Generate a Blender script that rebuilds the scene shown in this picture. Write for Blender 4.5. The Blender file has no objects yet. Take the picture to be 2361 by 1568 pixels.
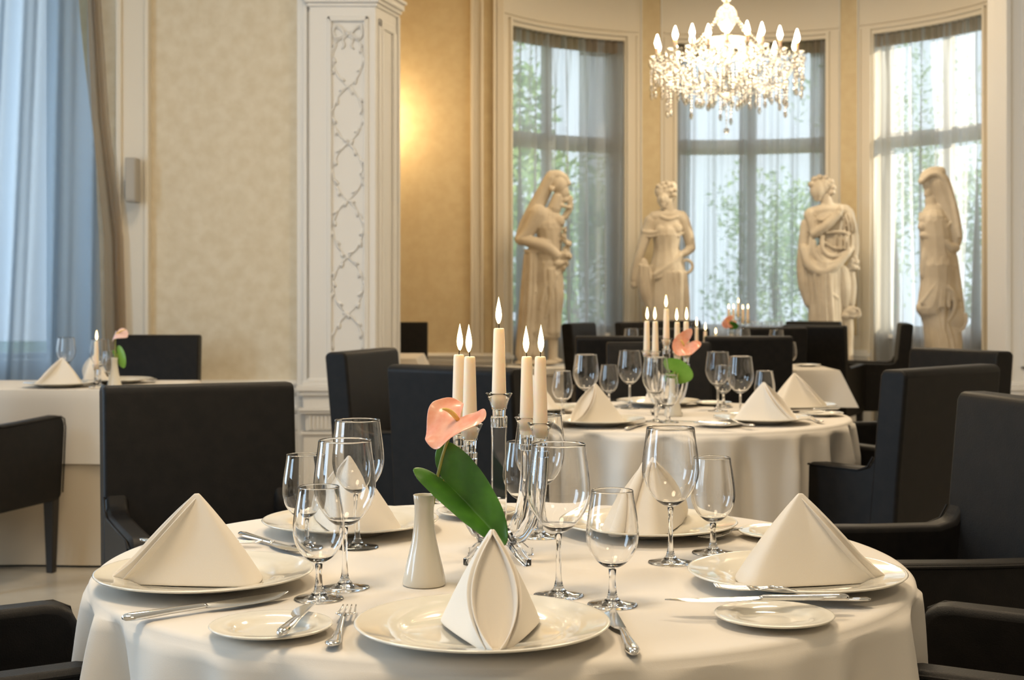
import bpy, bmesh, math, random
from math import sin, cos, pi, sqrt, atan2, radians
from mathutils import Vector, Matrix
random.seed(7)
SC = bpy.context.scene
COL = SC.collection

# ------------------------------------------------------------------ camera
FPX, CZ, HY, CX = 3300.0, 1.162, 675.0, 1180.5     # focal length in px, eye height, horizon row, centre column
cam_d = bpy.data.cameras.new('camera')
cam = bpy.data.objects.new('camera', cam_d); COL.objects.link(cam)
cam.location = (0, 0, CZ); cam.rotation_euler = (pi/2, 0, 0)
cam_d.sensor_width = 36; cam_d.sensor_fit = 'HORIZONTAL'
cam_d.lens = FPX/2361*36
cam_d.shift_y = -(784-HY)/2361
cam_d.clip_start = .05; cam_d.clip_end = 200
cam_d.dof.use_dof = True; cam_d.dof.focus_distance = 2.05; cam_d.dof.aperture_fstop = 10
SC.camera = cam

# ------------------------------------------------------------------ world, sun, lamps, exposure
wd = bpy.data.worlds.new('world'); SC.world = wd; wd.use_nodes = True
wn = wd.node_tree; wn.nodes.clear()
wo = wn.nodes.new('ShaderNodeOutputWorld'); wb = wn.nodes.new('ShaderNodeBackground')
wb.inputs[0].default_value = (.74, .88, 1.0, 1); wb.inputs[1].default_value = 2.4
wn.links.new(wb.outputs[0], wo.inputs[0])

def lamp(name, kind, loc, energy, color, rot=(0,0,0), **kw):
    d = bpy.data.lights.new(name, kind); d.energy = energy; d.color = color
    for k, v in kw.items(): setattr(d, k, v)
    o = bpy.data.objects.new(name, d); COL.objects.link(o); o.location = loc; o.rotation_euler = rot
    return o
def aim(v):
    return Vector(v).to_track_quat('-Z', 'Y').to_euler()
lamp('sun', 'SUN', (8, 8, 6), 9.0, (1, .86, .62), aim((-1, .16, -.24)), angle=.02)
WARM = (1, .78, .52)
for i, (x, y, e) in enumerate(((-.6, 1.4, 46), (1.2, 4.4, 46), (-1.2, 5.2, 34), (1.6, -.8, 24))):
    lamp('ceiling_fill', 'AREA', (x, y, 3.88), e, WARM, (0,0,0), shape='DISK', size=.9)  # added warm fill discs, standing in for unseen chandeliers overhead
lamp('bay_fill', 'AREA', (1.7, 10.2, 3.88), 56, WARM, (0,0,0), shape='DISK', size=1.4)  # unseen fill disc added to brighten the bay walls
# daylight entering by the tall windows of the left-hand wall, beside and behind the camera
for (y, e) in ((.9, 42), (3.6, 46)):
    lamp('window_daylight', 'AREA', (-3.92, y, 1.9), e, (.50, .74, 1.0), (0, -pi/2, 0), shape='RECTANGLE', size=2.3, size_y=1.1)
lamp('window_daylight', 'AREA', (-3.3, 8.25, 2.0), 22, (.55, .78, 1.0), aim((.25, -1, 0)), shape='RECTANGLE', size=1.7, size_y=2.4)
SC.view_settings.view_transform = 'Standard'; SC.view_settings.look = 'None'
SC.view_settings.exposure = 0.4; SC.view_settings.gamma = 1.0
try: SC.view_settings.use_curve_mapping = False
except Exception: pass
cy = SC.cycles
cy.max_bounces = 10; cy.diffuse_bounces = 4; cy.glossy_bounces = 4; cy.transmission_bounces = 10
cy.transparent_max_bounces = 40; cy.caustics_reflective = False; cy.caustics_refractive = True
cy.sample_clamp_indirect = 6.0; cy.use_denoising = True

# ------------------------------------------------------------------ picture-to-place helpers (measuring only)
def WP(px, py, Y):                       # point seen at px,py at distance Y
    return Vector(((px-CX)*Y/FPX, Y, CZ-(py-HY)*Y/FPX))
def TP(px, py, z=.75):                   # point of the level plane z seen at px,py
    Y = (CZ-z)*FPX/(py-HY)
    return Vector(((px-CX)*Y/FPX, Y, z))

# ------------------------------------------------------------------ materials
def mat(name):
    m = bpy.data.materials.new(name); m.use_nodes = True
    nt = m.node_tree; nt.nodes.clear()
    out = nt.nodes.new('ShaderNodeOutputMaterial')
    return m, nt, out
def N(nt, t, **kw):
    n = nt.nodes.new(t)
    for k, v in kw.items(): setattr(n, k, v)
    return n
def principled(name, col, rough=.5, metal=0, col2=None, scale=8, bump=0, bscale=200, coat=0, sss=0, spec=.5, detail=3, sheen=0, trans=0, sc3=None, lo=.35, hi=.65):
    m, nt, out = mat(name)
    b = N(nt, 'ShaderNodeBsdfPrincipled'); nt.links.new(b.outputs[0], out.inputs[0])
    b.inputs['Base Color'].default_value = (*col, 1); b.inputs['Roughness'].default_value = rough
    b.inputs['Metallic'].default_value = metal; b.inputs['Specular IOR Level'].default_value = spec
    b.inputs['Coat Weight'].default_value = coat; b.inputs['Coat Roughness'].default_value = .05
    b.inputs['Sheen Weight'].default_value = sheen
    b.inputs['Transmission Weight'].default_value = trans
    if sss:
        b.inputs['Subsurface Weight'].default_value = sss
        b.inputs['Subsurface Radius'].default_value = (.02, .012, .006); b.inputs['Subsurface Scale'].default_value = 1
    tc = N(nt, 'ShaderNodeTexCoord')
    mp = N(nt, 'ShaderNodeMapping'); nt.links.new(tc.outputs['Object'], mp.inputs[0])
    if sc3: mp.inputs['Scale'].default_value = sc3
    if col2:
        n = N(nt, 'ShaderNodeTexNoise'); n.inputs['Scale'].default_value = scale; n.inputs['Detail'].default_value = detail
        nt.links.new(mp.outputs[0], n.inputs['Vector'])
        r = N(nt, 'ShaderNodeValToRGB'); r.color_ramp.elements[0].color = (*col, 1); r.color_ramp.elements[1].color = (*col2, 1)
        r.color_ramp.elements[0].position = lo; r.color_ramp.elements[1].position = hi
        nt.links.new(n.outputs[0], r.inputs[0]); nt.links.new(r.outputs[0], b.inputs['Base Color'])
    if bump:
        n = N(nt, 'ShaderNodeTexNoise'); n.inputs['Scale'].default_value = bscale; n.inputs['Detail'].default_value = 3
        nt.links.new(mp.outputs[0], n.inputs['Vector'])
        bp = N(nt, 'ShaderNodeBump'); bp.inputs['Strength'].default_value = bump; bp.inputs['Distance'].default_value = .002
        nt.links.new(n.outputs[0], bp.inputs['Height']); nt.links.new(bp.outputs[0], b.inputs['Normal'])
    return m
M = {}
M['cloth'] = principled('white_linen', (.72, .67, .60), .85, bump=.12, bscale=900, sheen=.1, spec=.2)
M['napkin'] = principled('napkin_linen', (.75, .69, .605), .85, bump=.12, bscale=1100, sheen=.1, spec=.2)
M['undercloth'] = principled('beige_undercloth', (.52, .44, .33), .9, bump=.1, bscale=500, spec=.2)
M['china'] = principled('cream_china', (.80, .76, .66), .12, coat=.6)
M['vase'] = principled('vase_china', (.68, .63, .53), .18, coat=.5)
M['leather'] = principled('black_leather', (.0065, .006, .0055), .48, col2=(.010, .0085, .0075), scale=30, bump=.3, bscale=420, spec=.17)
M['black_wood'] = principled('black_wood', (.012, .010, .009), .35)
M['silver'] = principled('polished_silver', (.80, .79, .77), .10, metal=1)
M['wax'] = principled('ivory_wax', (.88, .73, .56), .45, sss=.7)
M['wick'] = principled('burnt_wick', (.02, .015, .01), .9)
M['marble'] = principled('pale_stone', (.70, .63, .52), .65, col2=(.56, .49, .39), scale=5, bump=.5, bscale=60, spec=.3)
M['plaster'] = principled('white_paint', (.80, .785, .755), .32, bump=.03, bscale=20, spec=.4)
M['paint_cream'] = principled('cream_paint', (.78, .72, .61), .4, bump=.03, bscale=20, spec=.4)
M['wallpaper'] = principled('cream_wallpaper', (.75, .67, .52), .5, col2=(.68, .59, .43), scale=14, detail=9, bump=.15, bscale=60, spec=.35)
M['wallpaper_yellow'] = principled('yellow_wallpaper', (.72, .60, .38), .55, col2=(.67, .54, .33), scale=14, detail=9, bump=.15, bscale=60, spec=.35)
M['ceiling'] = principled('ceiling_paint', (.80, .77, .70), .8)
M['floor'] = principled('stone_floor', (.46, .42, .35), .22, col2=(.36, .32, .26), scale=3, detail=6, bump=.02, bscale=8)
M['frame'] = principled('window_paint', (.55, .53, .50), .45)
M['grey_plastic'] = principled('grey_plastic', (.42, .39, .34), .5)
M['dark'] = principled('dark_gap', (.05, .045, .04), .6)
M['stem'] = principled('flower_stem', (.34, .33, .07), .45)
M['petal'] = principled('salmon_spathe', (.80, .26, .16), .33, col2=(.86, .40, .27), scale=45, sss=.15, coat=.3, sc3=(1, 1, 1))
M['petal_pink'] = principled('pink_spathe', (.80, .52, .48), .35, sss=.15)
M['spadix'] = principled('yellow_spadix', (.78, .52, .14), .5, bump=.5, bscale=700)
M['leaf'] = principled('green_leaf', (.035, .13, .012), .28, col2=(.07, .22, .02), scale=25, coat=.3)
M['leaf_light'] = principled('light_leaf', (.13, .30, .02), .35, col2=(.18, .36, .04), scale=20)
M['tree_leaf'] = principled('tree_leaf', (.12, .26, .08), .6, col2=(.24, .42, .14), scale=1.5)
M['bark'] = principled('bark', (.10, .07, .05), .9)
M['lawn'] = principled('lawn', (.06, .13, .03), .9, col2=(.10, .19, .05), scale=3)
M['brass'] = principled('lamp_brass', (.75, .6, .35), .25, metal=1)

def thin_glass(name, ior, edge, p=3.0):
    """thin clear glass wall: see-through, a little darker where seen edge on, mirror-like by Fresnel"""
    m, nt, out = mat(name)
    lw = N(nt, 'ShaderNodeLayerWeight'); lw.inputs['Blend'].default_value = .5
    pw = N(nt, 'ShaderNodeMath', operation='POWER'); pw.inputs[1].default_value = p
    nt.links.new(lw.outputs['Facing'], pw.inputs[0])
    mc = N(nt, 'ShaderNodeMix', data_type='RGBA'); mc.inputs[6].default_value = (.995, .995, .995, 1); mc.inputs[7].default_value = (edge, edge, edge, 1)
    nt.links.new(pw.outputs[0], mc.inputs[0])
    tr = N(nt, 'ShaderNodeBsdfTransparent'); nt.links.new(mc.outputs[2], tr.inputs[0])
    gs = N(nt, 'ShaderNodeBsdfGlossy'); gs.inputs['Roughness'].default_value = .012
    p5 = N(nt, 'ShaderNodeMath', operation='POWER'); p5.inputs[1].default_value = 4.5; nt.links.new(lw.outputs['Facing'], p5.inputs[0])
    ma = N(nt, 'ShaderNodeMath', operation='MULTIPLY_ADD'); ma.inputs[1].default_value = ior; ma.inputs[2].default_value = .035
    nt.links.new(p5.outputs[0], ma.inputs[0])
    ge = N(nt, 'ShaderNodeNewGeometry'); iv = N(nt, 'ShaderNodeMath', operation='SUBTRACT'); iv.inputs[0].default_value = 1
    nt.links.new(ge.outputs['Backfacing'], iv.inputs[1])
    fr = N(nt, 'ShaderNodeMath', operation='MULTIPLY'); nt.links.new(ma.outputs[0], fr.inputs[0]); nt.links.new(iv.outputs[0], fr.inputs[1])
    m2 = N(nt, 'ShaderNodeMixShader'); nt.links.new(fr.outputs[0], m2.inputs[0])
    nt.links.new(tr.outputs[0], m2.inputs[1]); nt.links.new(gs.outputs[0], m2.inputs[2])
    nt.links.new(m2.outputs[0], out.inputs[0]); return m
def clear_glass(name, k, ior=1.47):
    """solid clear glass, k of it refracting, the rest plainly see-through"""
    m, nt, out = mat(name)
    gl = N(nt, 'ShaderNodeBsdfGlass'); gl.inputs['IOR'].default_value = ior; gl.inputs['Roughness'].default_value = 0
    tr = N(nt, 'ShaderNodeBsdfTransparent')
    mx = N(nt, 'ShaderNodeMixShader'); mx.inputs[0].default_value = k
    nt.links.new(tr.outputs[0], mx.inputs[1]); nt.links.new(gl.outputs[0], mx.inputs[2])
    nt.links.new(mx.outputs[0], out.inputs[0]); return m
M['glass'] = clear_glass('wine_glass_clear', 1.0, 1.45)
M['solid_glass'] = clear_glass('solid_glass', 1.0)
M['foot_glass'] = clear_glass('foot_glass', 1.0)
M['crystal'] = clear_glass('chandelier_crystal', .85, 1.6)
M['pane'] = thin_glass('window_glass', .4, .97)

def emit(name, col, s):
    m, nt, out = mat(name)
    e = N(nt, 'ShaderNodeEmission'); e.inputs[0].default_value = (*col, 1); e.inputs[1].default_value = s
    nt.links.new(e.outputs[0], out.inputs[0]); return m
M['flame'] = emit('candle_flame', (1, .72, .34), 7)
M['bulb'] = emit('lit_bulb', (1, .80, .52), 26)

def sheer_mat(name, col, lo, hi, warm=None):
    m, nt, out = mat(name)
    tr = N(nt, 'ShaderNodeBsdfTransparent'); tr.inputs[0].default_value = (.97, .97, .97, 1)
    df = N(nt, 'ShaderNodeBsdfDiffuse'); df.inputs[0].default_value = (*col, 1)
    tl = N(nt, 'ShaderNodeBsdfTranslucent'); tl.inputs[0].default_value = (*col, 1)
    a = N(nt, 'ShaderNodeMixShader'); a.inputs[0].default_value = .5
    nt.links.new(df.outputs[0], a.inputs[1]); nt.links.new(tl.outputs[0], a.inputs[2])
    lw = N(nt, 'ShaderNodeLayerWeight'); lw.inputs['Blend'].default_value = .5
    mr = N(nt, 'ShaderNodeMapRange'); mr.inputs['To Min'].default_value = lo; mr.inputs['To Max'].default_value = hi
    nt.links.new(lw.outputs['Facing'], mr.inputs['Value'])
    mx = N(nt, 'ShaderNodeMixShader'); nt.links.new(mr.outputs[0], mx.inputs[0])
    nt.links.new(tr.outputs[0], mx.inputs[1]); nt.links.new(a.outputs[0], mx.inputs[2])
    nt.links.new(mx.outputs[0], out.inputs[0]); return m
M['sheer'] = sheer_mat('grey_voile', (.47, .49, .51), .74, 1.0)
M['heading'] = sheer_mat('grey_voile_heading', (.40, .34, .27), .86, 1.0)
M['sheer_blue'] = sheer_mat('blue_grey_voile', (.36, .44, .53), .88, 1.0)
M['brown_voile'] = sheer_mat('brown_voile', (.32, .22, .13), .66, 1.0)

# ------------------------------------------------------------------ mesh helpers
class MB:
    def __init__(s): s.v = []; s.f = []
    def add(s, vs, fs):
        b = len(s.v); s.v += [tuple(v) for v in vs]; s.f += [tuple(i+b for i in f) for f in fs]; return s
    def box(s, x0, x1, y0, y1, z0, z1):
        return s.add([(x,y,z) for z in (z0,z1) for y in (y0,y1) for x in (x0,x1)],
                     [(0,2,3,1),(4,5,7,6),(0,1,5,4),(2,6,7,3),(0,4,6,2),(1,3,7,5)])
    def prism(s, poly, ax, a0, a1):
        """poly: 2-D outline; ax: extrusion axis 'x','y' or 'z'"""
        n = len(poly)
        def P(p, a): return {'x': (a, p[0], p[1]), 'y': (p[0], a, p[1]), 'z': (p[0], p[1], a)}[ax]
        vs = [P(p, a0) for p in poly] + [P(p, a1) for p in poly]
        fs = [tuple(range(n))[::-1], tuple(range(n, 2*n))] + [(i, (i+1) % n, n+(i+1) % n, n+i) for i in range(n)]
        return s.add(vs, fs)
    def lathe(s, prof, seg=32, c=(0,0,0), closed=False):
        rings = []; vs = []
        for (r, z) in prof:
            if r < 1e-6: rings.append([len(vs)]); vs.append((c[0], c[1], c[2]+z))
            else:
                rings.append(list(range(len(vs), len(vs)+seg)))
                vs += [(c[0]+r*cos(2*pi*k/seg), c[1]+r*sin(2*pi*k/seg), c[2]+z) for k in range(seg)]
        fs = []
        pairs = list(zip(rings, rings[1:])) + ([(rings[-1], rings[0])] if closed else [])
        for a, b in pairs:
            for k in range(seg):
                k2 = (k+1) % seg
                if len(a) == 1 and len(b) == 1: continue
                if len(a) == 1: fs.append((a[0], b[k2], b[k]))
                elif len(b) == 1: fs.append((a[k], a[k2], b[0]))
                else: fs.append((a[k], a[k2], b[k2], b[k]))
        return s.add(vs, fs)
    def loft(s, rings, cap=True, close=True):
        n = len(rings[0]); vs = [p for r in rings for p in r]; fs = []
        for i in range(len(rings)-1):
            for k in range(n if close else n-1):
                k2 = (k+1) % n
                fs.append((i*n+k, i*n+k2, (i+1)*n+k2, (i+1)*n+k))
        if cap: fs += [tuple(range(n))[::-1], tuple(range((len(rings)-1)*n, len(rings)*n))]
        return s.add(vs, fs)
    def tube(s, pts, rad, seg=10, flat=None, cap=True):
        pts = [Vector(p) for p in pts]; n = len(pts)
        if not hasattr(rad, '__len__'): rad = [rad]*n
        T = [(pts[min(i+1, n-1)]-pts[max(i-1, 0)]).normalized() for i in range(n)]
        u = T[0].orthogonal().normalized(); rings = []
        for i in range(n):
            u = (u-T[i]*u.dot(T[i])).normalized(); w = T[i].cross(u)
            rings.append([pts[i]+(u*cos(2*pi*k/seg)+w*sin(2*pi*k/seg))*rad[i] for k in range(seg)])
        return s.loft(rings, cap)
    def ball(s, c, r, seg=12, rings=8, sc=(1,1,1), M3=None):
        pr = []
        vs = []; fs = []
        c = Vector(c)
        idx = []
        for i in range(rings+1):
            a = -pi/2+pi*i/rings
            if i in (0, rings):
                idx.append([len(vs)]); v = Vector((0, 0, sin(a)*r*sc[2]))
                vs.append(c+(M3 @ v if M3 else v))
            else:
                idx.append(list(range(len(vs), len(vs)+seg)))
                for k in range(seg):
                    v = Vector((cos(a)*r*sc[0]*cos(2*pi*k/seg), cos(a)*r*sc[1]*sin(2*pi*k/seg), sin(a)*r*sc[2]))
                    vs.append(c+(M3 @ v if M3 else v))
        for a, b in zip(idx, idx[1:]):
            for k in range(seg):
                k2 = (k+1) % seg
                if len(a) == 1: fs.append((a[0], b[k2], b[k]))
                elif len(b) == 1: fs.append((a[k], a[k2], b[0]))
                else: fs.append((a[k], a[k2], b[k2], b[k]))
        return s.add(vs, fs)
    def grid(s, fn, nu, nv):
        vs = [fn(i/nu, j/nv) for j in range(nv+1) for i in range(nu+1)]
        fs = [(j*(nu+1)+i, j*(nu+1)+i+1, (j+1)*(nu+1)+i+1, (j+1)*(nu+1)+i) for j in range(nv) for i in range(nu)]
        return s.add(vs, fs)
    def build(s, name, m, parent=None, smooth=True, bevel=0, bseg=2, sub=0, solid=0, angle=40, fix=True):
        me = bpy.data.meshes.new(name); me.from_pydata(s.v, [], s.f); me.update()
        if fix:
            bm = bmesh.new(); bm.from_mesh(me); bmesh.ops.recalc_face_normals(bm, faces=bm.faces); bm.to_mesh(me); bm.free()
        me.materials.append(M[m])
        o = bpy.data.objects.new(name, me); COL.objects.link(o)
        if parent is not None: o.parent = parent
        if solid:
            d = o.modifiers.new('solid', 'SOLIDIFY'); d.thickness = solid; d.offset = 0
        if bevel:
            b = o.modifiers.new('bevel', 'BEVEL'); b.width = bevel; b.segments = bseg; b.limit_method = 'ANGLE'; b.angle_limit = radians(35)
            b.harden_normals = False
        if sub:
            d = o.modifiers.new('sub', 'SUBSURF'); d.levels = sub; d.render_levels = sub
        if smooth:
            me.polygons.foreach_set('use_smooth', [True]*len(me.polygons))
            if angle < 180:
                try: me.set_sharp_from_angle(angle=radians(angle))
                except Exception: pass
        return o
def tag(o, label=None, cat=None, group=None, kind=None):
    if label: o['label'] = label
    if cat: o['category'] = cat
    if group: o['group'] = group
    if kind: o['kind'] = kind
    return o
def thing(name, label, cat, loc=(0,0,0), rz=0, group=None):
    o = bpy.data.objects.new(name, None); COL.objects.link(o); o.empty_display_size = .05
    o.location = loc; o.rotation_euler = (0, 0, rz)
    return tag(o, label, cat, group)
KIDS = {}
def kids(o):
    return [c for c in COL.objects if c.parent == o]
def dup(o, loc=None, rz=None, label=None, group=None, parent=None):
    c = o.copy(); COL.objects.link(c); c.parent = parent
    for k in kids(o): dup(k, parent=c)
    if loc is not None: c.location = loc
    if rz is not None: c.rotation_euler = (0, 0, rz)
    if label: c['label'] = label
    if group: c['group'] = group
    return c
def struct(o): o['kind'] = 'structure'; return o
def lerp(a, b, t): return a+(b-a)*t
def interp(tab, t):
    for (t0, *a), (t1, *b) in zip(tab, tab[1:]):
        if t <= t1: k = (t-t0)/(t1-t0); return [lerp(x, y, k) for x, y in zip(a, b)]
    return list(tab[-1][1:])
# ================================================================== THE ROOM
BCX, BCY, BR = 1.72, 10.5, 2.12          # round bay: centre and inner radius
ZT = 3.36                                # head of the bay windows
H = 3.95
def bay_angle(px, r=BR):                 # angle (from +x) where the sight line through px meets the bay circle
    k = (px-CX)/FPX
    a = k*k+1; b = -2*(k*BCX+BCY); c = BCX**2+BCY**2-r*r
    Y = (-b+sqrt(b*b-4*a*c))/(2*a); return atan2(Y-BCY, k*Y-BCX)
def bp(a, r, z): return (BCX+r*cos(a), BCY+r*sin(a), z)
def arc_block(mb, a0, a1, r0, r1, z0, z1, n=None):
    n = n or max(2, int(abs(a1-a0)/.05))
    mb.loft([[bp(a0+(a1-a0)*i/n, r, z) for (r, z) in ((r0,z0),(r1,z0),(r1,z1),(r0,z1))] for i in range(n+1)])

struct(MB().box(-4, 4.6, -3.2, 13.2, -.1, 0).build('floor', 'floor', smooth=False))
struct(MB().box(-4.1, 4.7, -3.3, 13.2, H, H+.1).build('ceiling', 'ceiling', smooth=False))
struct(MB().box(-4.1, 4.7, -3.3, -3.2, 0, H).build('wall_back', 'paint_cream', smooth=False))
struct(MB().box(4.6, 4.7, -3.2, 11.0, 0, H).build('wall_right', 'paint_cream', smooth=False))
# left-hand wall with two tall windows (beside the camera)
m = MB()
for (y0, y1) in ((-3.2, .25), (1.55, 2.95), (4.25, 8.0)): m.box(-4.1, -4, y0, y1, 0, H)
for (y0, y1) in ((.25, 1.55), (2.95, 4.25)): m.box(-4.1, -4, y0, y1, 0, .7).box(-4.1, -4, y0, y1, 3.1, H)
struct(m.build('wall_left', 'paint_cream', smooth=False))
WI = [0]
def flat_window(y0, y1, x):
    WI[0] += 1
    r = bpy.data.objects.new('window_%d' % (WI[0]+4), None); COL.objects.link(r); struct(r)
    f = MB()
    for (a, b) in ((y0, y0+.07), (y1-.07, y1), ((y0+y1)/2-.03, (y0+y1)/2+.03)): f.box(x-.05, x+.02, a, b, .7, 3.1)
    for (a, b) in ((.7, .78), (2.3, 2.38), (3.03, 3.1)): f.box(x-.05, x+.02, y0, y1, a, b)
    f.build('window_frame', 'frame', r, smooth=False)
    return r
flat_window(.25, 1.55, -4.04); flat_window(2.95, 4.25, -4.04)

# cream wall facing the camera at the left, with the big curtained window at its far left
YW = 8.0
XL = -2.33
m = MB().box(XL, -1.0, YW, YW+.3, 0, H).box(-4.1, XL, YW, YW+.3, 0, .74).box(-4.1, XL, YW, YW+.3, 3.9, H)
struct(m.build('wall_far_left', 'wallpaper', smooth=False))
wr = struct(bpy.data.objects.new('window_4', None)); COL.objects.link(wr)
m = MB()
for x in (-4.0, -3.15, XL-.08): m.box(x, x+.08, YW+.12, YW+.2, .74, 3.9)
for z in (.74, 3.3, 3.82): m.box(-4.0, XL, YW+.12, YW+.2, z, z+.08)
m.build('window_frame', 'frame', wr, smooth=False)
MB().box(-4.0, XL, YW+.155, YW+.16, .78, 3.86).build('window_pane', 'pane', wr, smooth=False)
MB().box(-4.0, XL, YW-.06, YW+.12, .74, .79).build('window_sill', 'plaster', wr, smooth=False, bevel=.01)

# wall mouldings: profile (out, z) swept along x in front of the cream wall
def rail(name, x0, x1, y, prof, m='plaster', parent=None):
    o = MB().prism([(y-p, z) for p, z in prof] + [(y+.01, prof[-1][1]), (y+.01, prof[0][1])], 'x', x0, x1).build(name, m, parent, smooth=False)
    return o if parent else struct(o)
RAILP = [(.02,.585),(.03,.59),(.05,.61),(.055,.625),(.04,.632),(.055,.64),(.065,.655),(.04,.668),(.015,.675)]
CAPP = [(.02,.40),(.035,.405),(.035,.43),(.05,.44),(.06,.455),(.03,.465),(.03,.475)]
def fluted(name, x0, x1, y, z0, z1, step=.022):
    m = MB(); m.box(x0, x1, y-.015, y+.01, z0, z1)
    x = x0+.004
    while x+step*.6 < x1:
        m.box(x, x+step*.6, y-.028, y-.014, z0+.012, z1-.008); x += step
    return struct(m.build(name, 'plaster', smooth=False))
TR = [0]
def tn():
    TR[0] += 1; return 'trim_%d' % TR[0]
struct(MB().box(XL+.02, -1.0, YW-.02, YW+.01, 0, .60).build(tn(), 'plaster', smooth=False))
rail(tn(), XL+.02, -1.0, YW, RAILP)
rail(tn(), XL+.02, -1.0, YW-.02, [(0,.49),(.02,.495),(.03,.51),(.03,.525),(.012,.535),(.012,.54)])
fluted(tn(), XL+.02, -1.09, YW-.015, .395, .485)
rail(tn(), XL+.02, -1.0, YW-.02, [(0,.372),(.012,.375),(.012,.39),(0,.395)])
struct(MB().box(XL+.02, -1.0, YW-.045, YW-.01, 0, .14).build('baseboard_left', 'plaster', smooth=False, bevel=.01))
# door-height pilaster strip at the left corner of that wall
m = MB()
m.box(-2.17, -2.035, YW-.05, YW+.01, 0, H).box(-2.195, -2.165, YW-.075, YW+.01, 0, H).box(-2.04, -2.015, YW-.07, YW+.01, 0, H)
struct(m.build(tn(), 'paint_cream', smooth=False, bevel=.006))

# ---- tall white pillar closing the cream wall: front face with carved garland, side face running back
PXL, PXR, PY = -1.075, -.75, 7.87
PB, PXB = 8.22, -.655                     # the splayed side face runs back to here
def pil(m, o, z0, z1):
    return m.prism([(PXL-.04-o, PY-o), (PXR+o*.8, PY-o), (PXB+o, PB), (PXL-.04-o, PB)], 'z', z0, z1)
m = pil(MB(), 0, 0, H)
m.box(PXL-.115, PXL-.0, PY+.045, YW+.05, .0, H)
struct(m.build('wall_pillar_left', 'plaster', smooth=False, bevel=.004))
def frame_strip(m, x0, x1, y, z0, z1, w=.018, d=.014, ax='x'):
    """raised moulding round a panel on a face; ax 'x': face normal -y ; 'y': face normal +x"""
    for (a0, a1, b0, b1) in ((x0, x1, z0, z0+w), (x0, x1, z1-w, z1), (x0, x0+w, z0, z1), (x1-w, x1, z0, z1)):
        if ax == 'x': m.box(a0, a1, y-d, y+.002, b0, b1)
        else: m.box(y-.002, y+d, a0, a1, b0, b1)
m = MB()
frame_strip(m, -1.015, -.79, PY, .72, 2.68); frame_strip(m, -1.003, -.802, PY, .735, 2.665, .012, .02)
m.box(PXL-.075, PXL-.055, PY+.015, YW, .6, H)
struct(m.build(tn(), 'plaster', smooth=False, bevel=.004))
m = MB(); sv = Vector((PXB-PXR, PB-PY, 0)); sn = Vector((sv.y, -sv.x, 0)).normalized()
for (u0, u1, z0, z1, d) in ((.12, .22, .72, 2.68, .010), (.78, .90, .72, 2.68, .010), (.22, .27, .77, 2.63, .018), (.72, .78, .77, 2.63, .018), (.12, .9, .72, .77, .010), (.12, .9, 2.63, 2.68, .010), (.93, 1.0, .69, 2.74, .016)):
    a = Vector((PXR, PY, 0))+sv*u0; b = Vector((PXR, PY, 0))+sv*u1; c = b+sn*d; e = a+sn*d
    m.prism([(a.x, a.y), (b.x, b.y), (c.x, c.y), (e.x, e.y)], 'z', z0, z1)
struct(m.build(tn(), 'plaster', smooth=False, bevel=.005))
# head cornice of the pillar: stepped blocks wrapping the front and the side face
m = MB()
for (o, z0, z1) in ((.012, 2.735, 2.755), (.025, 2.755, 2.775), (.04, 2.775, 2.81), (.055, 2.81, 2.83)):
    pil(m, o, z0, z1)
struct(m.build(tn(), 'plaster', smooth=False, bevel=.006))
# base mouldings of the pillar
m = MB()
for (o, z0, z1) in ((.03, 0, .40), (.045, .385, .40), (.018, .40, .50), (.045, .50, .515), (.055, .515, .53), (.03, .53, .60), (.05, .60, .625), (.065, .625, .65), (.035, .65, .675), (.012, .675, .69)):
    pil(m, o, z0, z1)
x = PXL-.04
while x < PXR: m.box(x, x+.013, PY-.03, PY, .412, .488); x += .022
struct(m.build(tn(), 'plaster', smooth=False, bevel=.003))

# the carved garland: two leafy strands winding round each other below a ribbon bow
gar = MB()
cxg, zb0, zb1 = (-1.015-.79)/2, WP(808, 805, PY).z, WP(808, 200, PY).z
per = (zb1-zb0)/4.62; A = .083
def strand(ph, sgn):
    n = 150; pts = []
    for i in range(n+1):
        z = zb1+.235-(zb1+.235-zb0)*i/n
        t = (z-zb1)/per*pi
        x = cxg+sgn*A*(abs(sin(t))**.75)*(1 if sin(t) > 0 else -1)
        pts.append(Vector((x, PY-.006, z)))
    return pts
for sg in (-1, 1):
    pts = strand(0, sg)
    gar.tube(pts, [.0045+.002*sin(i*.9) for i in range(len(pts))], 6)
    for i in range(3, len(pts)-3, 5):
        d = (pts[i+1]-pts[i-1]).normalized(); nrm = Vector((-d.z, 0, d.x))
        s_ = 1 if (i//5) % 2 else -1
        c = pts[i]+nrm*s_*.009
        dd = (d+nrm*s_*.45).normalized()
        R = Matrix((dd, dd.cross(Vector((0,1,0))), Vector((0,1,0)))).transposed()
        gar.ball(c, .0195, 8, 5, (1, .40, .50), R)
zc = WP(808, 78, PY).z
for sg in (-1, 1):                       # bow loops and tails
    lp = [Vector((cxg+sg*(.012+.068*sin(t)*1.0), PY-.008, zc+.004+.034*sin(2*t)+.012*sin(t))) for t in [pi*k/16 for k in range(17)]]
    gar.tube(lp, .0065, 6)
    lp2 = [p+Vector((0, -.003, -.012)) for p in lp]
    gar.tube(lp2, .004, 6)
    gar.tube([Vector((cxg+sg*(.004+.035*t+.012*sin(6*t)), PY-.007, zc-.01-.075*t)) for t in [k/8 for k in range(9)]], [.006]*8+[.003], 6)
    gar.tube([Vector((cxg+sg*(.012+.07*t), PY-.007, zc-.02-.05*t*t)) for t in [k/8 for k in range(9)]], .004, 6)
gar.ball((cxg, PY-.008, zc), .013, 8, 6)
go = gar.build('trim_%d' % 90, 'plaster', angle=180); struct(go)

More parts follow.
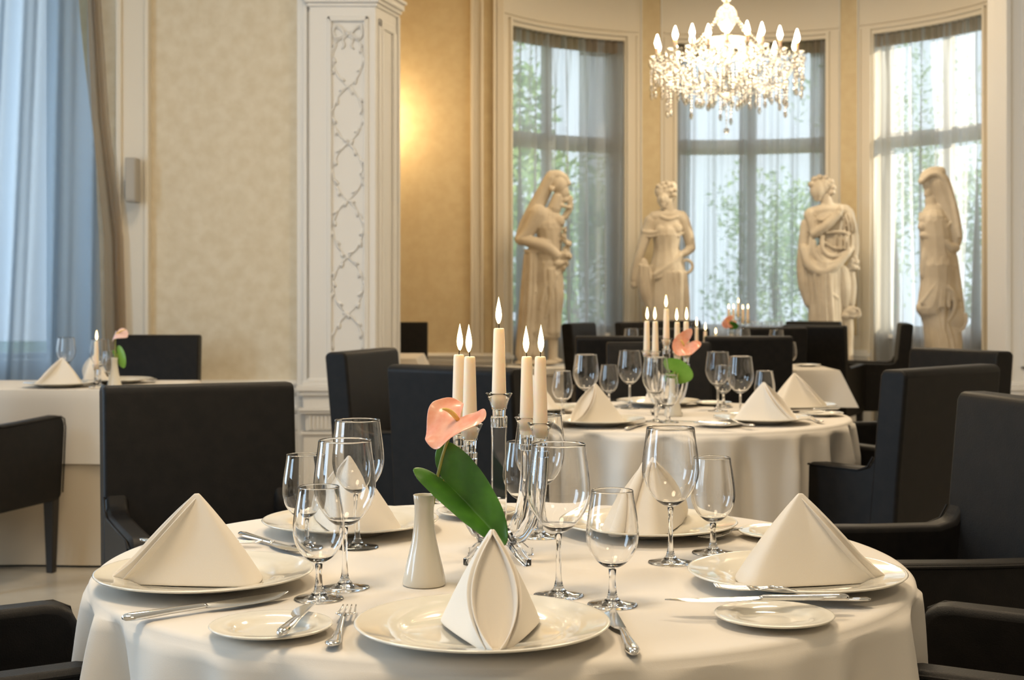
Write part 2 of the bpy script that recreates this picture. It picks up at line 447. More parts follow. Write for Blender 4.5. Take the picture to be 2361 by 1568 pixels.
# ---- recessed yellow wall beyond the pillar
YR = 11.6
aL0 = pi-math.asin((YR-BCY)/BR)
xarc = BCX+BR*cos(aL0)
struct(MB().box(-2.6, xarc, YR, YR+.2, 0, H).build('wall_recess', 'wallpaper_yellow', smooth=False))
struct(MB().box(-2.7, -2.6, 8.3, YR, 0, H).box(-2.7, PXL, 8.3, 8.35, 0, H).build('wall_recess_side', 'wallpaper_yellow', smooth=False))
m = MB().box(-2.6, xarc-.0, YR-.02, YR+.01, 0, .6)
struct(m.build(tn(), 'plaster', smooth=False))
rail(tn(), -2.6, xarc+.02, YR-.01, RAILP); rail(tn(), -2.6, xarc+.02, YR-.02, CAPP)
struct(MB().box(-2.6, xarc, YR-.045, YR, 0, .16).build('baseboard_recess', 'plaster', smooth=False, bevel=.01))
x0 = (1085-CX)*YR/FPX; x1 = xarc
m = MB().box(x0, x0+.03, YR-.05, YR, .66, H).box(x0+.03, x0+.085, YR-.03, YR, .66, H).box(x0+.085, x0+.105, YR-.055, YR, .66, H)
m.box(x1-.06, x1-.035, YR-.05, YR, .66, H).box(x1-.03, x1+.03, YR-.03, YR+.02, .66, H)
struct(m.build(tn(), 'paint_cream', smooth=False, bevel=.005))
m = MB().box(x0-.01, x1+.02, YR-.07, YR, 0, .57)
struct(m.build(tn(), 'plaster', smooth=False, bevel=.006))

# ---- round bay with three windows
WINS = [(bay_angle(1178), bay_angle(1441)), (bay_angle(1562), bay_angle(1903)), (bay_angle(2013), bay_angle(2268))]
aR0 = math.asin((11.0-BCY)/BR)
edges = [aL0] + [a for w in WINS for a in w] + [aR0]
RO = BR+.30
m = MB()
for i in range(0, len(edges), 2): arc_block(m, edges[i], edges[i+1], BR, RO, 0, H)
for (a0, a1) in WINS:
    arc_block(m, a0, a1, BR, RO, ZT, H); arc_block(m, a0, a1, BR+.16, RO, 0, .78)
struct(m.build('wall_bay', 'paint_cream', smooth=True, angle=25))
struct(MB().box(BCX+BR*cos(aR0), 4.7, 11.0, 11.1, 0, H).build('wall_far_right', 'paint_cream', smooth=False))
# raised mouldings round the openings, yellow panels on the piers, dado rail
m = MB()
for (a0, a1) in WINS:
    for (s0, s1, r0) in ((.006, .018, .03), (.05, .058, .018)):
        arc_block(m, a0+s0, a0+s1, BR-r0, BR+.01, .0, ZT+.05, 2); arc_block(m, a1-s1, a1-s0, BR-r0, BR+.01, .0, ZT+.05, 2)
        arc_block(m, a0+s1, a1-s1, BR-r0, BR+.01, ZT+.03+s0, ZT+.045+s0)
struct(m.build(tn(), 'paint_cream', smooth=False))
m = MB()
for i in range(0, len(edges), 2):
    b0, b1 = edges[i]-.004, edges[i+1]+.004
    if abs(b1-b0) < .02: continue
    for (o, z0, z1) in ((.03, 0, .16), (.02, .59, .62), (.04, .62, .65), (.02, .65, .675)): arc_block(m, b0, b1, BR-o, BR+.01, z0, z1, 3)
struct(m.build(tn(), 'plaster', smooth=False))
m = MB()
for i in (2, 4):
    b0, b1 = edges[i], edges[i+1]; w = b1-b0
    arc_block(m, b0+w*.32, b1-w*.32, BR-.006, BR+.01, .8, H, 4)
struct(m.build('wall_bay_panels', 'wallpaper_yellow', smooth=False))
m = MB()
for i in (2, 4):
    b0, b1 = edges[i], edges[i+1]; w = b1-b0
    for a in (b0+w*.30, b1-w*.32): arc_block(m, a, a+w*.02, BR-.02, BR+.01, .8, H, 1)
struct(m.build(tn(), 'plaster', smooth=False))
for i, (a0, a1) in enumerate(WINS):
    r = struct(bpy.data.objects.new('window_%d' % (i+1), None)); COL.objects.link(r)
    f = MB(); rr0, rr1 = BR+.19, BR+.25; am = (a0+a1)/2; fw = .032
    for (b0, b1) in ((a0, a0-fw), (a1+fw, a1), (am+.016, am-.016)): arc_block(f, b0, b1, rr0, rr1, .80, ZT, 2)
    for (z0, z1) in ((.80, .88), (2.40, 2.53), (ZT-.07, ZT)): arc_block(f, a0, a1, rr0, rr1, z0, z1)
    f.build('window_frame', 'frame', r, smooth=False)
    p = MB(); arc_block(p, a0-.01, a1+.01, BR+.215, BR+.22, .88, ZT-.03); p.build('window_pane', 'pane', r, angle=30)
    s_ = MB(); arc_block(s_, a0-.003, a1+.003, BR+.10, BR+.26, .775, .81); s_.build('window_sill', 'plaster', r, smooth=False)

# ---- pillar at the right edge, mirror of the left one
XP = 2.735
struct(MB().box(XP, 4.6, 7.9, 8.2, 0, H).build('wall_pillar_right', 'plaster', smooth=False, bevel=.004))
m = MB(); frame_strip(m, XP+.075, XP+.6, 7.9, .74, 3.3, .02, .016)
m.box(XP-.012, XP+.015, 7.885, 8.2, .66, H)
for (o, z0, z1) in ((.03, 0, .50), (.05, .50, .53), (.03, .53, .60), (.055, .60, .625), (.07, .625, .65), (.035, .65, .675)):
    m.box(XP-o*.6, 4.6, 7.9-o, 8.2, z0, z1)
struct(m.build(tn(), 'plaster', smooth=False, bevel=.004))

# ---- sheer curtains
def curtain(name, label, group, a0, a1, r, zt, zb, seed, lean=0, amp=.05, gaps=None, spread=0):
    root = thing(name, label, 'curtain', (0,0,0), 0, group)
    rnd = random.Random(seed)
    fr = [(rnd.uniform(24, 85), rnd.uniform(0, 6.3), rnd.uniform(.3, 1), rnd.uniform(-1.6, 1.6)) for _ in range(8)]
    W = abs(a1-a0)*r
    def fn(u, v):
        t = 1-v                                        # 0 at the top
        a = a0+(a1-a0)*u+lean*(t**2)*(u-.3)*.05+spread*t*t*sin(u*pi)*.02
        k = min(1, .25+1.3*t)
        d = sum(w*sin(f*u*W/1.2+p+q*t*1.6+.8*sin(2*t+p)) for (f, p, w, q) in fr)/2.2
        pl = .012*sin(u*W*95)*max(0, 1-t*9)
        return bp(a+.004*sin(40*u*W+3*t), r+amp*k*d+pl, zt+(zb-zt)*t)
    nu = int(W*190)
    MB().grid(fn, nu, 40).build('voile', 'sheer', root, angle=180, fix=False)
    hd = MB().grid(lambda u, v: (lambda p: (p[0], p[1], zt-.11*(1-v)))(bp(a0+(a1-a0)*u, r-.006+.014*sin(u*W*95), 0)), nu*2, 2)
    hd.build('heading', 'heading', root, angle=180, fix=False)
    return root
GC = 'grey sheer curtains of the round bay'
RC = BR+.06
curtain('sheer_curtain', 'grey sheer curtain behind the veiled statue with the flowers, greenery glowing through', GC, bay_angle(1176, RC), bay_angle(1443, RC), RC, ZT, .02, 3)
curtain('sheer_curtain', 'grey sheer curtain of the middle bay window, hanging behind the chandelier', GC, bay_angle(1556, RC), bay_angle(1904, RC), RC, ZT, .02, 11)
curtain('sheer_curtain', 'sunlit grey sheer curtain behind the hooded statue beside the white pillar', GC, bay_angle(2012, RC), bay_angle(2270, RC), RC, ZT, .02, 5)
# darker overlapping lengths gathered at the sides and middle of the windows
def gather(label, pa, pb, r, seed):
    curtain('curtain_length', label, 'gathered curtain lengths in the bay', bay_angle(pa, r), bay_angle(pb, r), r, ZT-.02, .03, seed, amp=.016)
gather('narrow dark gathered curtain length at the bunched edge beside the woman statue, middle window', 1556, 1592, RC+.085, 21)
gather('narrow dark gathered curtain length hanging at the centre bar of the middle window', 1706, 1748, RC+.085, 22)
gather('narrow grey gathered curtain length at the middle window, above the statue looking aside', 1868, 1903, RC+.085, 23)
gather('wide blue-grey gathered curtain length filling half of the window behind the veiled flower statue', 1335, 1441, RC+.09, 24)

# big blue-grey curtain of the left window, brown hem layer at its side
root = thing('window_curtain', 'tall blue-grey sheer curtain behind the small table by the cream wall', 'curtain')
rnd = random.Random(4)
def left_edge(t):                                       # x of the curtain's edge, by height (0 top .. 1 floor)
    return interp([(0, -2.33), (.25, -2.29), (.45, -2.24), (.62, -2.16), (.78, -2.14), (1, -2.16)], t)[0]
def fl(u, v):
    t = 1-v; xe = left_edge(t)-.07
    x = xe+(-4.0-xe)*(u**1.0)
    ph = (x+2.3)*(1-.25*t)*36
    d = .5*sin(ph+2*sin(1.5*t))+.35*sin(ph*.43+1.3+2.2*t)+.22*sin(ph*1.9+t*3)
    return (x, YW-.22+.10*d*(.5+.7*t), 3.85-3.83*t)
MB().grid(fl, 420, 44).build('voile', 'sheer_blue', root, angle=180, fix=False)
def fb(u, v):
    t = 1-v; x = left_edge(t)+.015-.13*(.35+.65*t)*u
    return (x, YW-.12+.02*sin(u*9+3*t), 3.85-3.83*t)
tag(MB().grid(fb, 16, 40).build('side_hem', 'brown_voile', root, angle=180, fix=False), 'brown side hem')

# wall speaker on the pilaster strip
sp = thing('wall_speaker', 'small grey box speaker fixed upright on the strip beside the tall curtain', 'speaker', (0,0,0))
a = WP(294, 365, 7.86); b = WP(320, 467, 7.86)
MB().box(a.x, b.x, 7.80, 7.90, b.z, a.z).build('cabinet', 'grey_plastic', sp, bevel=.006)
MB().box(a.x+.008, b.x-.008, 7.795, 7.802, b.z+.012, a.z-.012).build('front_grille', 'grey_plastic', sp, smooth=False)
MB().box(a.x-.012, a.x+.002, 7.84, 7.96, b.z+.02, b.z+.12).build('bracket', 'dark', sp, smooth=False)

# wall lamp behind the pillar; its glow falls on the yellow wall
wl = thing('wall_lamp', 'brass candle wall lamp on the yellow wall, behind the white pillar', 'lamp', (-1.12, YR, 2.5))
MB().lathe([(0,0),(.05,0),(.05,.012),(.02,.025),(0,.03)], 20).build('backplate', 'brass', wl).rotation_euler = (pi/2, 0, 0)
MB().tube([(0,-.02,0),(0,-.08,-.03),(0,-.13,0),(0,-.13,.05)], .007, 8).build('arm', 'brass', wl)
MB().lathe([(0,.05),(.011,.05),(.011,.12),(0,.12)], 14, (0,-.13,0)).build('candle_sleeve', 'wax', wl)
MB().lathe([(0,.12),(.012,.135),(.015,.15),(.009,.175),(0,.195)], 14, (0,-.13,0)).build('bulb', 'bulb', wl)
lamp('wall_lamp_light', 'POINT', (-1.10, YR-.30, 2.55), 15, (1, .70, .38), shadow_soft_size=.06).parent = None

# ---- garden outside
struct(MB().box(-30, 40, 9.5, 60, -1.3, -1.2).build('ground_lawn', 'lawn', smooth=False)) if 0 else None
g = MB().add([(-30, 13.4, -1.2), (40, 13.4, -1.2), (40, 70, -1.2), (-30, 70, -1.2)], [(0,1,2,3)]).build('garden_lawn', 'lawn', smooth=False)
tag(g, 'green lawn of the garden seen through the sheer curtains', 'grass', kind='stuff')
def tree(label, x, y, h, r, seed, n=6000, zc=None, leafs=.085):
    rnd = random.Random(seed)
    t = thing('garden_tree', label, 'tree', (x, y, -1.2), 0, 'trees in the garden')
    MB().tube([(0,0,0),(.05,0,h*.3),(-.05,.05,h*.6),(0,0,h*.85)], [.16,.13,.09,.03], 8).build('trunk', 'bark', t)
    c = MB()
    blobs = [(Vector((rnd.uniform(-.6,.6)*r, rnd.uniform(-.6,.6)*r, (zc or h*.6)+rnd.uniform(-.42,.42)*h)), r*rnd.uniform(.35,.6)) for _ in range(16)]
    for _ in range(n):
        b, br = rnd.choice(blobs)
        d = Vector((rnd.gauss(0,1), rnd.gauss(0,1), rnd.gauss(0,1))).normalized()*br*rnd.uniform(.6,1)
        p = b+d; q = Vector((rnd.gauss(0,1), rnd.gauss(0,1), rnd.gauss(0,1))).normalized(); w = q.orthogonal().normalized(); s = leafs*rnd.uniform(.6,1.3)
        c.add([p-q*s, p+w*s*.5, p+q*s, p-w*s*.5], [(0,1,2,3)])
    c.build('crown', 'tree_leaf', t, smooth=False, fix=False)
tree('leafy garden tree seen past the left edge of the veiled statue with the flowers', -.6, 18, 6.5, 1.5, 1)
tree('leafy garden tree glowing green behind the curtain between the first two statues', 1.2, 29, 5.4, 2.0, 2, n=4200)
tree('leafy garden tree behind the middle window, low in the panes', 6.3, 34, 4.4, 2.3, 3, n=4200)
tree('leafy garden tree behind the middle window, beside its centre bar', 11.2, 42, 8.6, 3.0, 4, n=4200)
tree('leafy garden tree seen past the far edge of the hooded statue', 9.6, 25, 4.6, 1.9, 6)
tree('leafy garden tree in the upper left panes behind the veiled flower statue', -1.5, 36, 12.5, 3.4, 7, n=4200)
# ================================================================== TABLES AND CLOTHS
T1 = Vector((-.014, 2.205, 0)); T2 = Vector((.519, 4.83, 0)); R0 = .612
T4 = Vector((1.66, 10.3, 0))
def round_table(c, label, clabel, seed, hem=.36, R=R0, group='round dining tables'):
    t = thing('round_table', label, 'table', (c.x, c.y, 0), 0, group)
    MB().lathe([(0,.722),(R-.02,.722),(R-.012,.728),(R-.012,.742),(R-.02,.746),(0,.746)], 64).build('tabletop', 'black_wood', t)
    MB().lathe([(0,0),(.26,0),(.26,.02),(.06,.05),(.045,.1),(.045,.66),(.10,.722),(0,.722)], 24).build('pedestal', 'black_wood', t)
    rnd = random.Random(seed)
    # folds: each fold is a cone starting near the table edge and opening downwards
    nf = 24; folds = []
    for k in range(nf):
        folds.append(((k+rnd.uniform(-.28,.28))*2*pi/nf, rnd.uniform(.035,.075), rnd.uniform(.7,1.35), rnd.uniform(.0,.02)))
    def off(th, d):
        s = 0
        for (a, w, am, st) in folds:
            x = (th-a+pi) % (2*pi)-pi
            dd = max(0, d-st)
            ww = w*(1+.6*dd)
            s += am*min(.14*dd**.70, .030)*math.exp(-(x/ww)**2)
            s -= am*min(.10*dd**.7, .021)*math.exp(-((x-ww*2.1)/ww)**2)
        return s
    def skirt(name, z0, z1, m, r0, k, lab):
        mb = MB(); rings = [(0, z0)] if z0 > .7 else []
        seg = 360; vs = []; fs = []
        prof = [(r, z0, 0) for r in (.15, .3, .45, .55, R-.03, R-.012)] if z0 > .7 else []
        if z0 > .7: prof += [(R-.004, z0-.0015, 0), (R+.001, z0-.006, 0), (R+.003, z0-.014, .004)]
        n = 26
        for i in range(1, n+1):
            d = (z0-z1)*i/n; prof.append((r0+.006, z0-d, d))
        if z0 > .7: vs.append((c.x, c.y, z0))
        b0 = len(vs)
        for (r, z, d) in prof:
            for j in range(seg):
                th = 2*pi*j/seg; rr = r+((off(th, d)-min(.06*d, .006))*k if d else 0)-(.004*d if d else 0)
                vs.append((c.x+rr*cos(th), c.y+rr*sin(th), z))
        if z0 > .7: fs += [(0, 1+j, 1+(j+1) % seg) for j in range(seg)]
        for i in range(len(prof)-1):
            for j in range(seg):
                j2 = (j+1) % seg; fs.append((b0+i*seg+j, b0+(i+1)*seg+j, b0+(i+1)*seg+j2, b0+i*seg+j2))
        mb.add(vs, fs)
        o = mb.build(name, m, angle=180, fix=False)
        return tag(o, lab, 'tablecloth', 'white round tablecloths' if z0 > .7 else 'long beige undercloths')
    skirt('tablecloth', .75, hem, 'cloth', R, 1, clabel)
    skirt('undercloth', .70, .012, 'undercloth', R-.24 if R > .5 else R-.1, .3, clabel.replace('white', 'long beige').replace('tablecloth', 'undercloth beneath the white cloth'))
round_table(T1, 'large round dining table in front, hidden under its white cloth', 'white round tablecloth of the front table with the salmon flower', 5)
round_table(T2, 'round dining table behind the front one, under a white cloth', 'white round tablecloth of the second table', 9)
round_table(T4, 'round dining table inside the bay between the statues', 'white round tablecloth of the far table in the bay', 14, .5, .45)

def square_table(x0, x1, y0, y1, label, clabel, hem=.45, seed=1, inset=-.012):
    cx, cyy = (x0+x1)/2, (y0+y1)/2
    t = thing('square_table', label, 'table', (cx, cyy, 0), 0, 'square dining tables')
    hx, hy = (x1-x0)/2, (y1-y0)/2
    MB().box(-hx+.01, hx-.01, -hy+.01, hy-.01, .72, .745).build('tabletop', 'black_wood', t, bevel=.004)
    for sx in (-1, 1):
        for sy in (-1, 1): MB().box(sx*(hx-.08)-.025, sx*(hx-.08)+.025, sy*(hy-.08)-.025, sy*(hy-.08)+.025, 0, .72).build('leg', 'black_wood', t)
    rnd = random.Random(seed)
    def cloth(z0, z1, top, name, m, lab, flare, grow=0):
        # outline of a rectangle with small rounded corners
        pts = []
        nper = 26; rr = .02
        for (ax, ay, bx, by) in ((-1,-1,1,-1),(1,-1,1,1),(1,1,-1,1),(-1,1,-1,-1)):
            for k in range(nper):
                u = k/nper; x = lerp(ax, bx, u)*(hx+grow); y = lerp(ay, by, u)*(hy+grow); pts.append((x, y))
        def corner(x, y):
            return max(0, 1-min(abs(abs(x)-hx)+abs(abs(y)-hy), .22)/.22)
        prof = ([(0, 0)] if top else [])+[((z0-z1)*i/14, i) for i in range(0 if not top else 1, 15)]
        vs = []; fs = []; n = len(pts)
        ph = rnd.uniform(0, 6)
        for (d, i) in prof:
            for j, (x, y) in enumerate(pts):
                L = sqrt(x*x+y*y); k = corner(x, y)
                ox = (x/hx)**5*.5 if abs(x) > .8*hx else 0; s = flare*d*(k**2*.55+.03*sin(j*.55+ph)*(1-k)+.04)
                q = Vector((x/hx if abs(x)/hx >= abs(y)/hy else (x/hx)**9, y/hy if abs(y)/hy >= abs(x)/hx else (y/hy)**9)).normalized()
                vs.append((cx+x+q.x*(s+.004*(d > 0)), cyy+y+q.y*(s+.004*(d > 0)), z0-d-(.0 if not d else .002)))
        for i in range(len(prof)-1):
            for j in range(n):
                j2 = (j+1) % n; fs.append((i*n+j, (i+1)*n+j, (i+1)*n+j2, i*n+j2))
        if top: vs.append((cx, cyy, z0)); fs += [(len(vs)-1, j, (j+1) % n) for j in range(n)]
        tag(MB().add(vs, fs).build(name, m, angle=60), lab, 'tablecloth', 'cloths of the square tables')
    cloth(.75, hem, True, 'tablecloth', 'cloth', clabel, 1.0)
    cloth(.70, .012, False, 'undercloth', 'undercloth', clabel.replace('white', 'long beige').replace('tablecloth', 'undercloth'), .5, inset)
square_table(-2.75, -1.47, 6.06, 6.74, 'small table by the tall blue-grey curtain, under white and beige cloths', 'white tablecloth of the small table by the tall blue-grey curtain', .44, 3)
square_table(.42, 1.74, 7.6, 8.25, 'long table behind the second round table, its end showing past a chair', 'white tablecloth of the long table behind the second round table', .56, 4, -.24)
square_table(-1.5, -.60, 8.95, 9.75, 'small table half hidden behind the white pillar', 'white tablecloth of the table half hidden behind the pillar', .44, 6)

# ================================================================== CHAIRS
def make_chair():
    t = thing('dining_chair', None, 'chair')
    back = [(-.155,.30),(-.185,.48),(-.225,.92),(-.235,.938),(-.30,.938),(-.315,.925),(-.285,.60),(-.265,.30)]
    MB().prism(back, 'x', -.245, .245).build('backrest', 'leather', t, bevel=.026, bseg=4)
    MB().prism([(-.17,.315),(.26,.315),(.275,.33),(.275,.44),(.255,.465),(-.17,.455)], 'x', -.182, .182).build('seat', 'leather', t, bevel=.014, bseg=3)
    for s in (-1, 1):
        prof = [(-.20,.30),(.245,.30),(.262,.32),(.285,.595),(.283,.618),(.273,.638),(.255,.650),(.23,.654),(0,.646),(-.15,.644),(-.185,.654),(-.205,.685),(-.235,.72),(-.25,.55)]
        a = MB().prism(prof, 'x', s*.183 if s > 0 else -.243, .243 if s > 0 else s*.183).build('armrest', 'leather', t, bevel=.013, bseg=3)
        pp = [(s*.245, y, z) for y, z in ((.262,.33),(.283,.60),(.274,.636),(.248,.648),(0,.640),(-.15,.638),(-.185,.650),(-.203,.68))]
        MB().tube(pp, .0032, 6).build('piping', 'leather', a)
    MB().tube([(-.235,-.306,.885),(.235,-.306,.885)], .0035, 6).build('piping', 'leather', t)
    for sx in (-1, 1):
        for (y, dy) in ((.23, 0), (-.22, -.05)):
            x = sx*.212
            MB().loft([[(x-.024,y-.024,.31),(x+.024,y-.024,.31),(x+.024,y+.024,.31),(x-.024,y+.024,.31)],
                       [(x-.015,y+dy-.015,0),(x+.015,y+dy-.015,0),(x+.015,y+dy+.015,0),(x-.015,y+dy+.015,0)]]).build('leg', 'black_wood', t, bevel=.003)
    return t
CH = make_chair(); FIRST = [True]
def chair(label, x, y, face, group='black leather dining chairs', w=1.0):
    """x, y: middle of the chair's seat; face: direction it looks, degrees from +x"""
    rz = radians(face)-pi/2
    if FIRST[0]: o = CH; FIRST[0] = False; o.location = (x, y, 0); o.rotation_euler = (0,0,rz); tag(o, label, 'chair', group)
    else: o = dup(CH, (x, y, 0), rz, label, group)
    o.scale = (w, 1, 1)
    return o
def chair_top(label, xa, ya, xb, yb, side, group='black leather dining chairs'):
    """from the two upper corners of the backrest; side +1: the front looks to the left of a->b, -1: to the right"""
    a = Vector((xa, ya)); b = Vector((xb, yb)); d = (b-a); n = Vector((-d.y, d.x)).normalized()*side
    mid = (a+b)/2; c = mid+n*.265
    return chair(label, c.x, c.y, math.degrees(atan2(n.y, n.x)), group, d.length/.49)
G1, G2, G3, G4 = 'chairs around the front table', 'chairs around the second table', 'chairs around the long table', 'chairs in the bay'
chair_top('black leather armchair behind the large left-hand napkin of the front table, facing the table', -.985, 3.43, -.555, 3.60, -1, G1)
chair_top('black armchair at the front table, its tall backrest cut by the picture edge', 1.05, 3.27, 1.16, 2.78, -1, G1)
chair('black leather armchair of which only the arm ends show beside the lower right cloth edge', .60+.265*.95, 2.165-.11, 157, G1)
chair('black leather armchair of which only the arm ends show beside the lower left cloth edge', -.64-.265*.95, 2.16-.10, 24, G1)
chair_top('black leather armchair seen from behind, right behind the tall candles and salmon flower', -.366, 4.50, .026, 4.25, 1, G2)
chair_top('brownish lit leather armchair in front of the pillar base, seen from its front side', -.66, 5.38, -.50, 5.86, -1, G2)
chair_top('large black armchair seen from behind, its long arm reaching toward the second table', 1.10, 4.15, 1.50, 4.52, 1, G2)
chair_top('black armchair with grey-lit backrest just behind the large one near the second table', 1.66, 5.88, 1.88, 5.46, -1, G2)
chair_top('black chair facing the camera directly behind the second table and its candles', .43, 6.50, .90, 6.50, -1, G2)
chair_top('black chair seen from behind at the long table, to the left of the candles', .33, 7.42, .80, 7.42, 1, G3)
chair_top('black chair seen from behind at the long table, behind the two large glasses', 1.0, 7.42, 1.45, 7.42, 1, G3)
chair_top('black chair facing the camera beyond the long table, behind the candles', .80, 9.0, 1.24, 9.02, -1, G3)
chair_top('brown-black chair top just beyond the two glass rims, seen from behind', 1.50, 9.35, 1.92, 9.35, 1, G4)
chair_top('broad black chair seen from behind below the statue holding his hand to his shoulder', 1.90, 10.0, 2.29, 9.80, 1, G4)
chair_top('black armchair in side view facing left, between the two right-hand statues', 2.95, 10.82, 2.85, 10.34, -1, G4)
chair_top('black chair seen edge on, beside the veiled flower statue and its curtain', .40, 10.42, .60, 10.82, -1, G4)
chair_top('blue-black chair top showing between the flower statue and the candles', .80, 10.85, 1.20, 11.05, -1, G4)
chair_top('black chair top right below the statue of the woman with the ring', 1.12, 11.5, 1.52, 11.62, -1, G4)
chair_top('dark chair top peeping over the broad chair below the male statue', 2.18, 11.35, 2.56, 11.15, -1, G4)
chair('black armchair cut by the left picture edge, at the small table by the curtain', -2.18, 5.78, 74, 'chairs at the left-hand tables', 1)
chair_top('blue-black chair facing the camera in front of the cream wall', -2.10, 7.62, -1.66, 7.62, -1, 'chairs at the left-hand tables')
chair_top('blue-black chair half hidden behind the white pillar', -1.08, 10.95, -.645, 10.95, -1, 'chairs at the left-hand tables')

# ================================================================== TABLEWARE
def plate_profile(R, wr, h):
    o = [(0,.003),(wr*.62,.003),(wr*.66,0),(wr*.70,.0),(wr*.74,.003),(wr*.95,h*.30),(wr*1.02,h*.42),(R*.82,h*.66),(R-.002,h-.003),(R,h-.001),(R-.001,h),(R-.003,h+.0002)]
    i = [(R-.006,h-.001),(R*.82,h*.66+.004),(wr*1.04,h*.42+.0045),(wr*.97,h*.30+.004),(wr*.90,h*.22+.0025),(wr*.5,h*.18+.002),(0,h*.16+.002)]
    return o+i
def make_plate(name, R, wr, h): return MB().lathe(plate_profile(R, wr, h), 72).build(name, 'china', angle=180)
PL = make_plate('dinner_plate', .1525, .098, .023); BP = make_plate('bread_plate', .0745, .046, .013)
USED = set()
def place(proto, loc, rz, label, cat, group, z=.75):
    if proto.name in USED: o = dup(proto)
    else: o = proto; USED.add(proto.name)
    o.location = (loc[0], loc[1], z if len(loc) < 3 else loc[2]); o.rotation_euler = (0, 0, rz)
    return tag(o, label, cat, group)

# napkin folded into a standing pyramid, its seam towards -y
def make_napkin(name, seed=0, gap=.025, tube=False, hgt=.124, wide=.87):
    ctrl = [(-.003,-.108),(-.026,-.060),(-.049,-.010),(-.067,.038),(-.066,.060),(-.040,.070),(0,.074),(.040,.070),(.066,.060),(.067,.038),(.049,-.010),(.026,-.060),(.003,-.108)]
    ctrl = [(x*wide, y*1.15) for x, y in ctrl]
    def cr(t):
        n = len(ctrl)-1; i = min(int(t*n), n-1); k = t*n-i
        P = lambda j: ctrl[max(0, min(n, j))]
        p0, p1, p2, p3 = P(i-1), P(i), P(i+1), P(i+2)
        return [.5*((2*b)+(c-a)*k+(2*a-5*b+4*c-d)*k*k+(3*b-a-3*c+d)*k**3) for a, b, c, d in zip(p0, p1, p2, p3)]
    nu, nv = 84, 26
    def prof(v):                                       # share of the base outline left at height v
        return (1-v)**.96+.035*sin(pi*v)
    def fn(u, v):
        vv = v*.985; x, y = cr(u); s = prof(vv)
        x, y = x*s, y*s-.006*vv
        e = 1 if u > .5 else -1
        edge = max(0, 1-min(u, 1-u)*7)                 # near the seam
        lens = sin(pi*min(1, vv*1.05))**.9
        x += e*gap*edge**1.4*lens
        y += .004*edge*lens
        return (x, y, .0015+hgt*vv+max(0, (sqrt(x*x+y*y)-.094)*.30)*(1-vv))
    mb = MB().grid(fn, nu, nv)
    def inner(u, v):                                   # cloth seen inside the open seam
        vv = v*.95; s = prof(vv); lens = sin(pi*min(1, vv*1.05))**.9
        xx = (u-.5)*2; w = .004*s+gap*lens*1.02+.004
        dep = .030*s*(1-xx*xx)+.004*sin(u*9+2*v)*s
        return (xx*w, -.124*s*.97-.006*vv+.006+dep+.004*lens, .003*(1-v)+hgt*vv)
    mb.grid(inner, 16, 20)
    o = mb.build(name, 'napkin', angle=180, fix=False, solid=.0022, sub=1)
    if tube:                                           # rolled fold at the back of the pyramid
        tb = MB(); n = 14
        def roll(u, v):
            vv = v*.93; r = .0135*(1-vv)+.003; a = -pi*.35+u*1.75*pi
            cyy = .090*prof(vv)-.004*vv
            return (r*cos(a), cyy+r*sin(a)*.95+.004, .002+hgt*vv)
        tb.grid(roll, 22, 12)
        tb.build('rolled_fold', 'napkin', o, angle=180, fix=False, solid=.002)
    return o
NK = make_napkin('napkin'); NKR = make_napkin('napkin', tube=True)

# wine glasses: bowl, stem, foot
def bowl_profile(kind):
    if kind == 'large':
        o = [(.0045,.086),(.012,.089),(.022,.096),(.032,.108),(.0395,.122),(.0432,.138),(.0428,.155),(.0405,.175),(.038,.193),(.0366,.2065)]
        zb, th = .0915, .0011
    else:
        o = [(.0045,.049),(.011,.0515),(.020,.058),(.0285,.069),(.0335,.082),(.0348,.095),(.0335,.112),(.0308,.130),(.0285,.1435),(.0277,.1515)]
        zb, th = .0545, .0011
    # densify by Catmull-Rom
    def cr(P, k=4):
        out = []
        for i in range(len(P)-1):
            p0 = P[max(0, i-1)]; p1 = P[i]; p2 = P[i+1]; p3 = P[min(len(P)-1, i+2)]
            for j in range(k):
                t = j/k
                out.append(tuple(.5*((2*b)+(c-a)*t+(2*a-5*b+4*c-d)*t*t+(3*b-a-3*c+d)*t**3) for a, b, c, d in zip(p0, p1, p2, p3)))
        return out+[P[-1]]
    outer = cr(o)
    inner = [(max(r-th*1.05, .0), max(z+.0002, zb)) for r, z in outer if z > zb+.001]
    inner[0] = (inner[0][0]*.7, zb+.0004)
    return [(0, o[0][1]-.001)]+outer+[(o[-1][0]-th*.5, o[-1][1]+.0006)]+inner[::-1]+[(0, zb)]
def make_glass(kind):
    t = thing('wine_glass' if kind == 'large' else 'water_glass', None, 'glass')
    sb = .0865 if kind == 'large' else .0495
    MB().lathe(bowl_profile(kind), 56).build('bowl', 'glass', t, angle=180)
    rs = .0036 if kind == 'large' else .0042
    MB().lathe([(0,.006),(.011,.007),(.0068,.012),(rs+.0008,.022),(rs,.034),(rs,sb-.012),(rs+.0009,sb-.002),(0,sb-.0002)], 24).build('stem', 'solid_glass', t, angle=180)
    fr = .0345 if kind == 'large' else .0335
    MB().lathe([(0,.0004),(fr-.001,.0004),(fr,.0012),(fr-.001,.0024),(.022,.0038),(.012,.0062),(.006,.0085),(0,.009)], 48).build('foot', 'foot_glass', t, angle=180)
    return t
GL = make_glass('large'); GS = make_glass('small')
def glass(kind, loc, label, group, rz=0):
    return place(GL if kind == 'large' else GS, (loc[0], loc[1]), rz, label, 'glass', group)

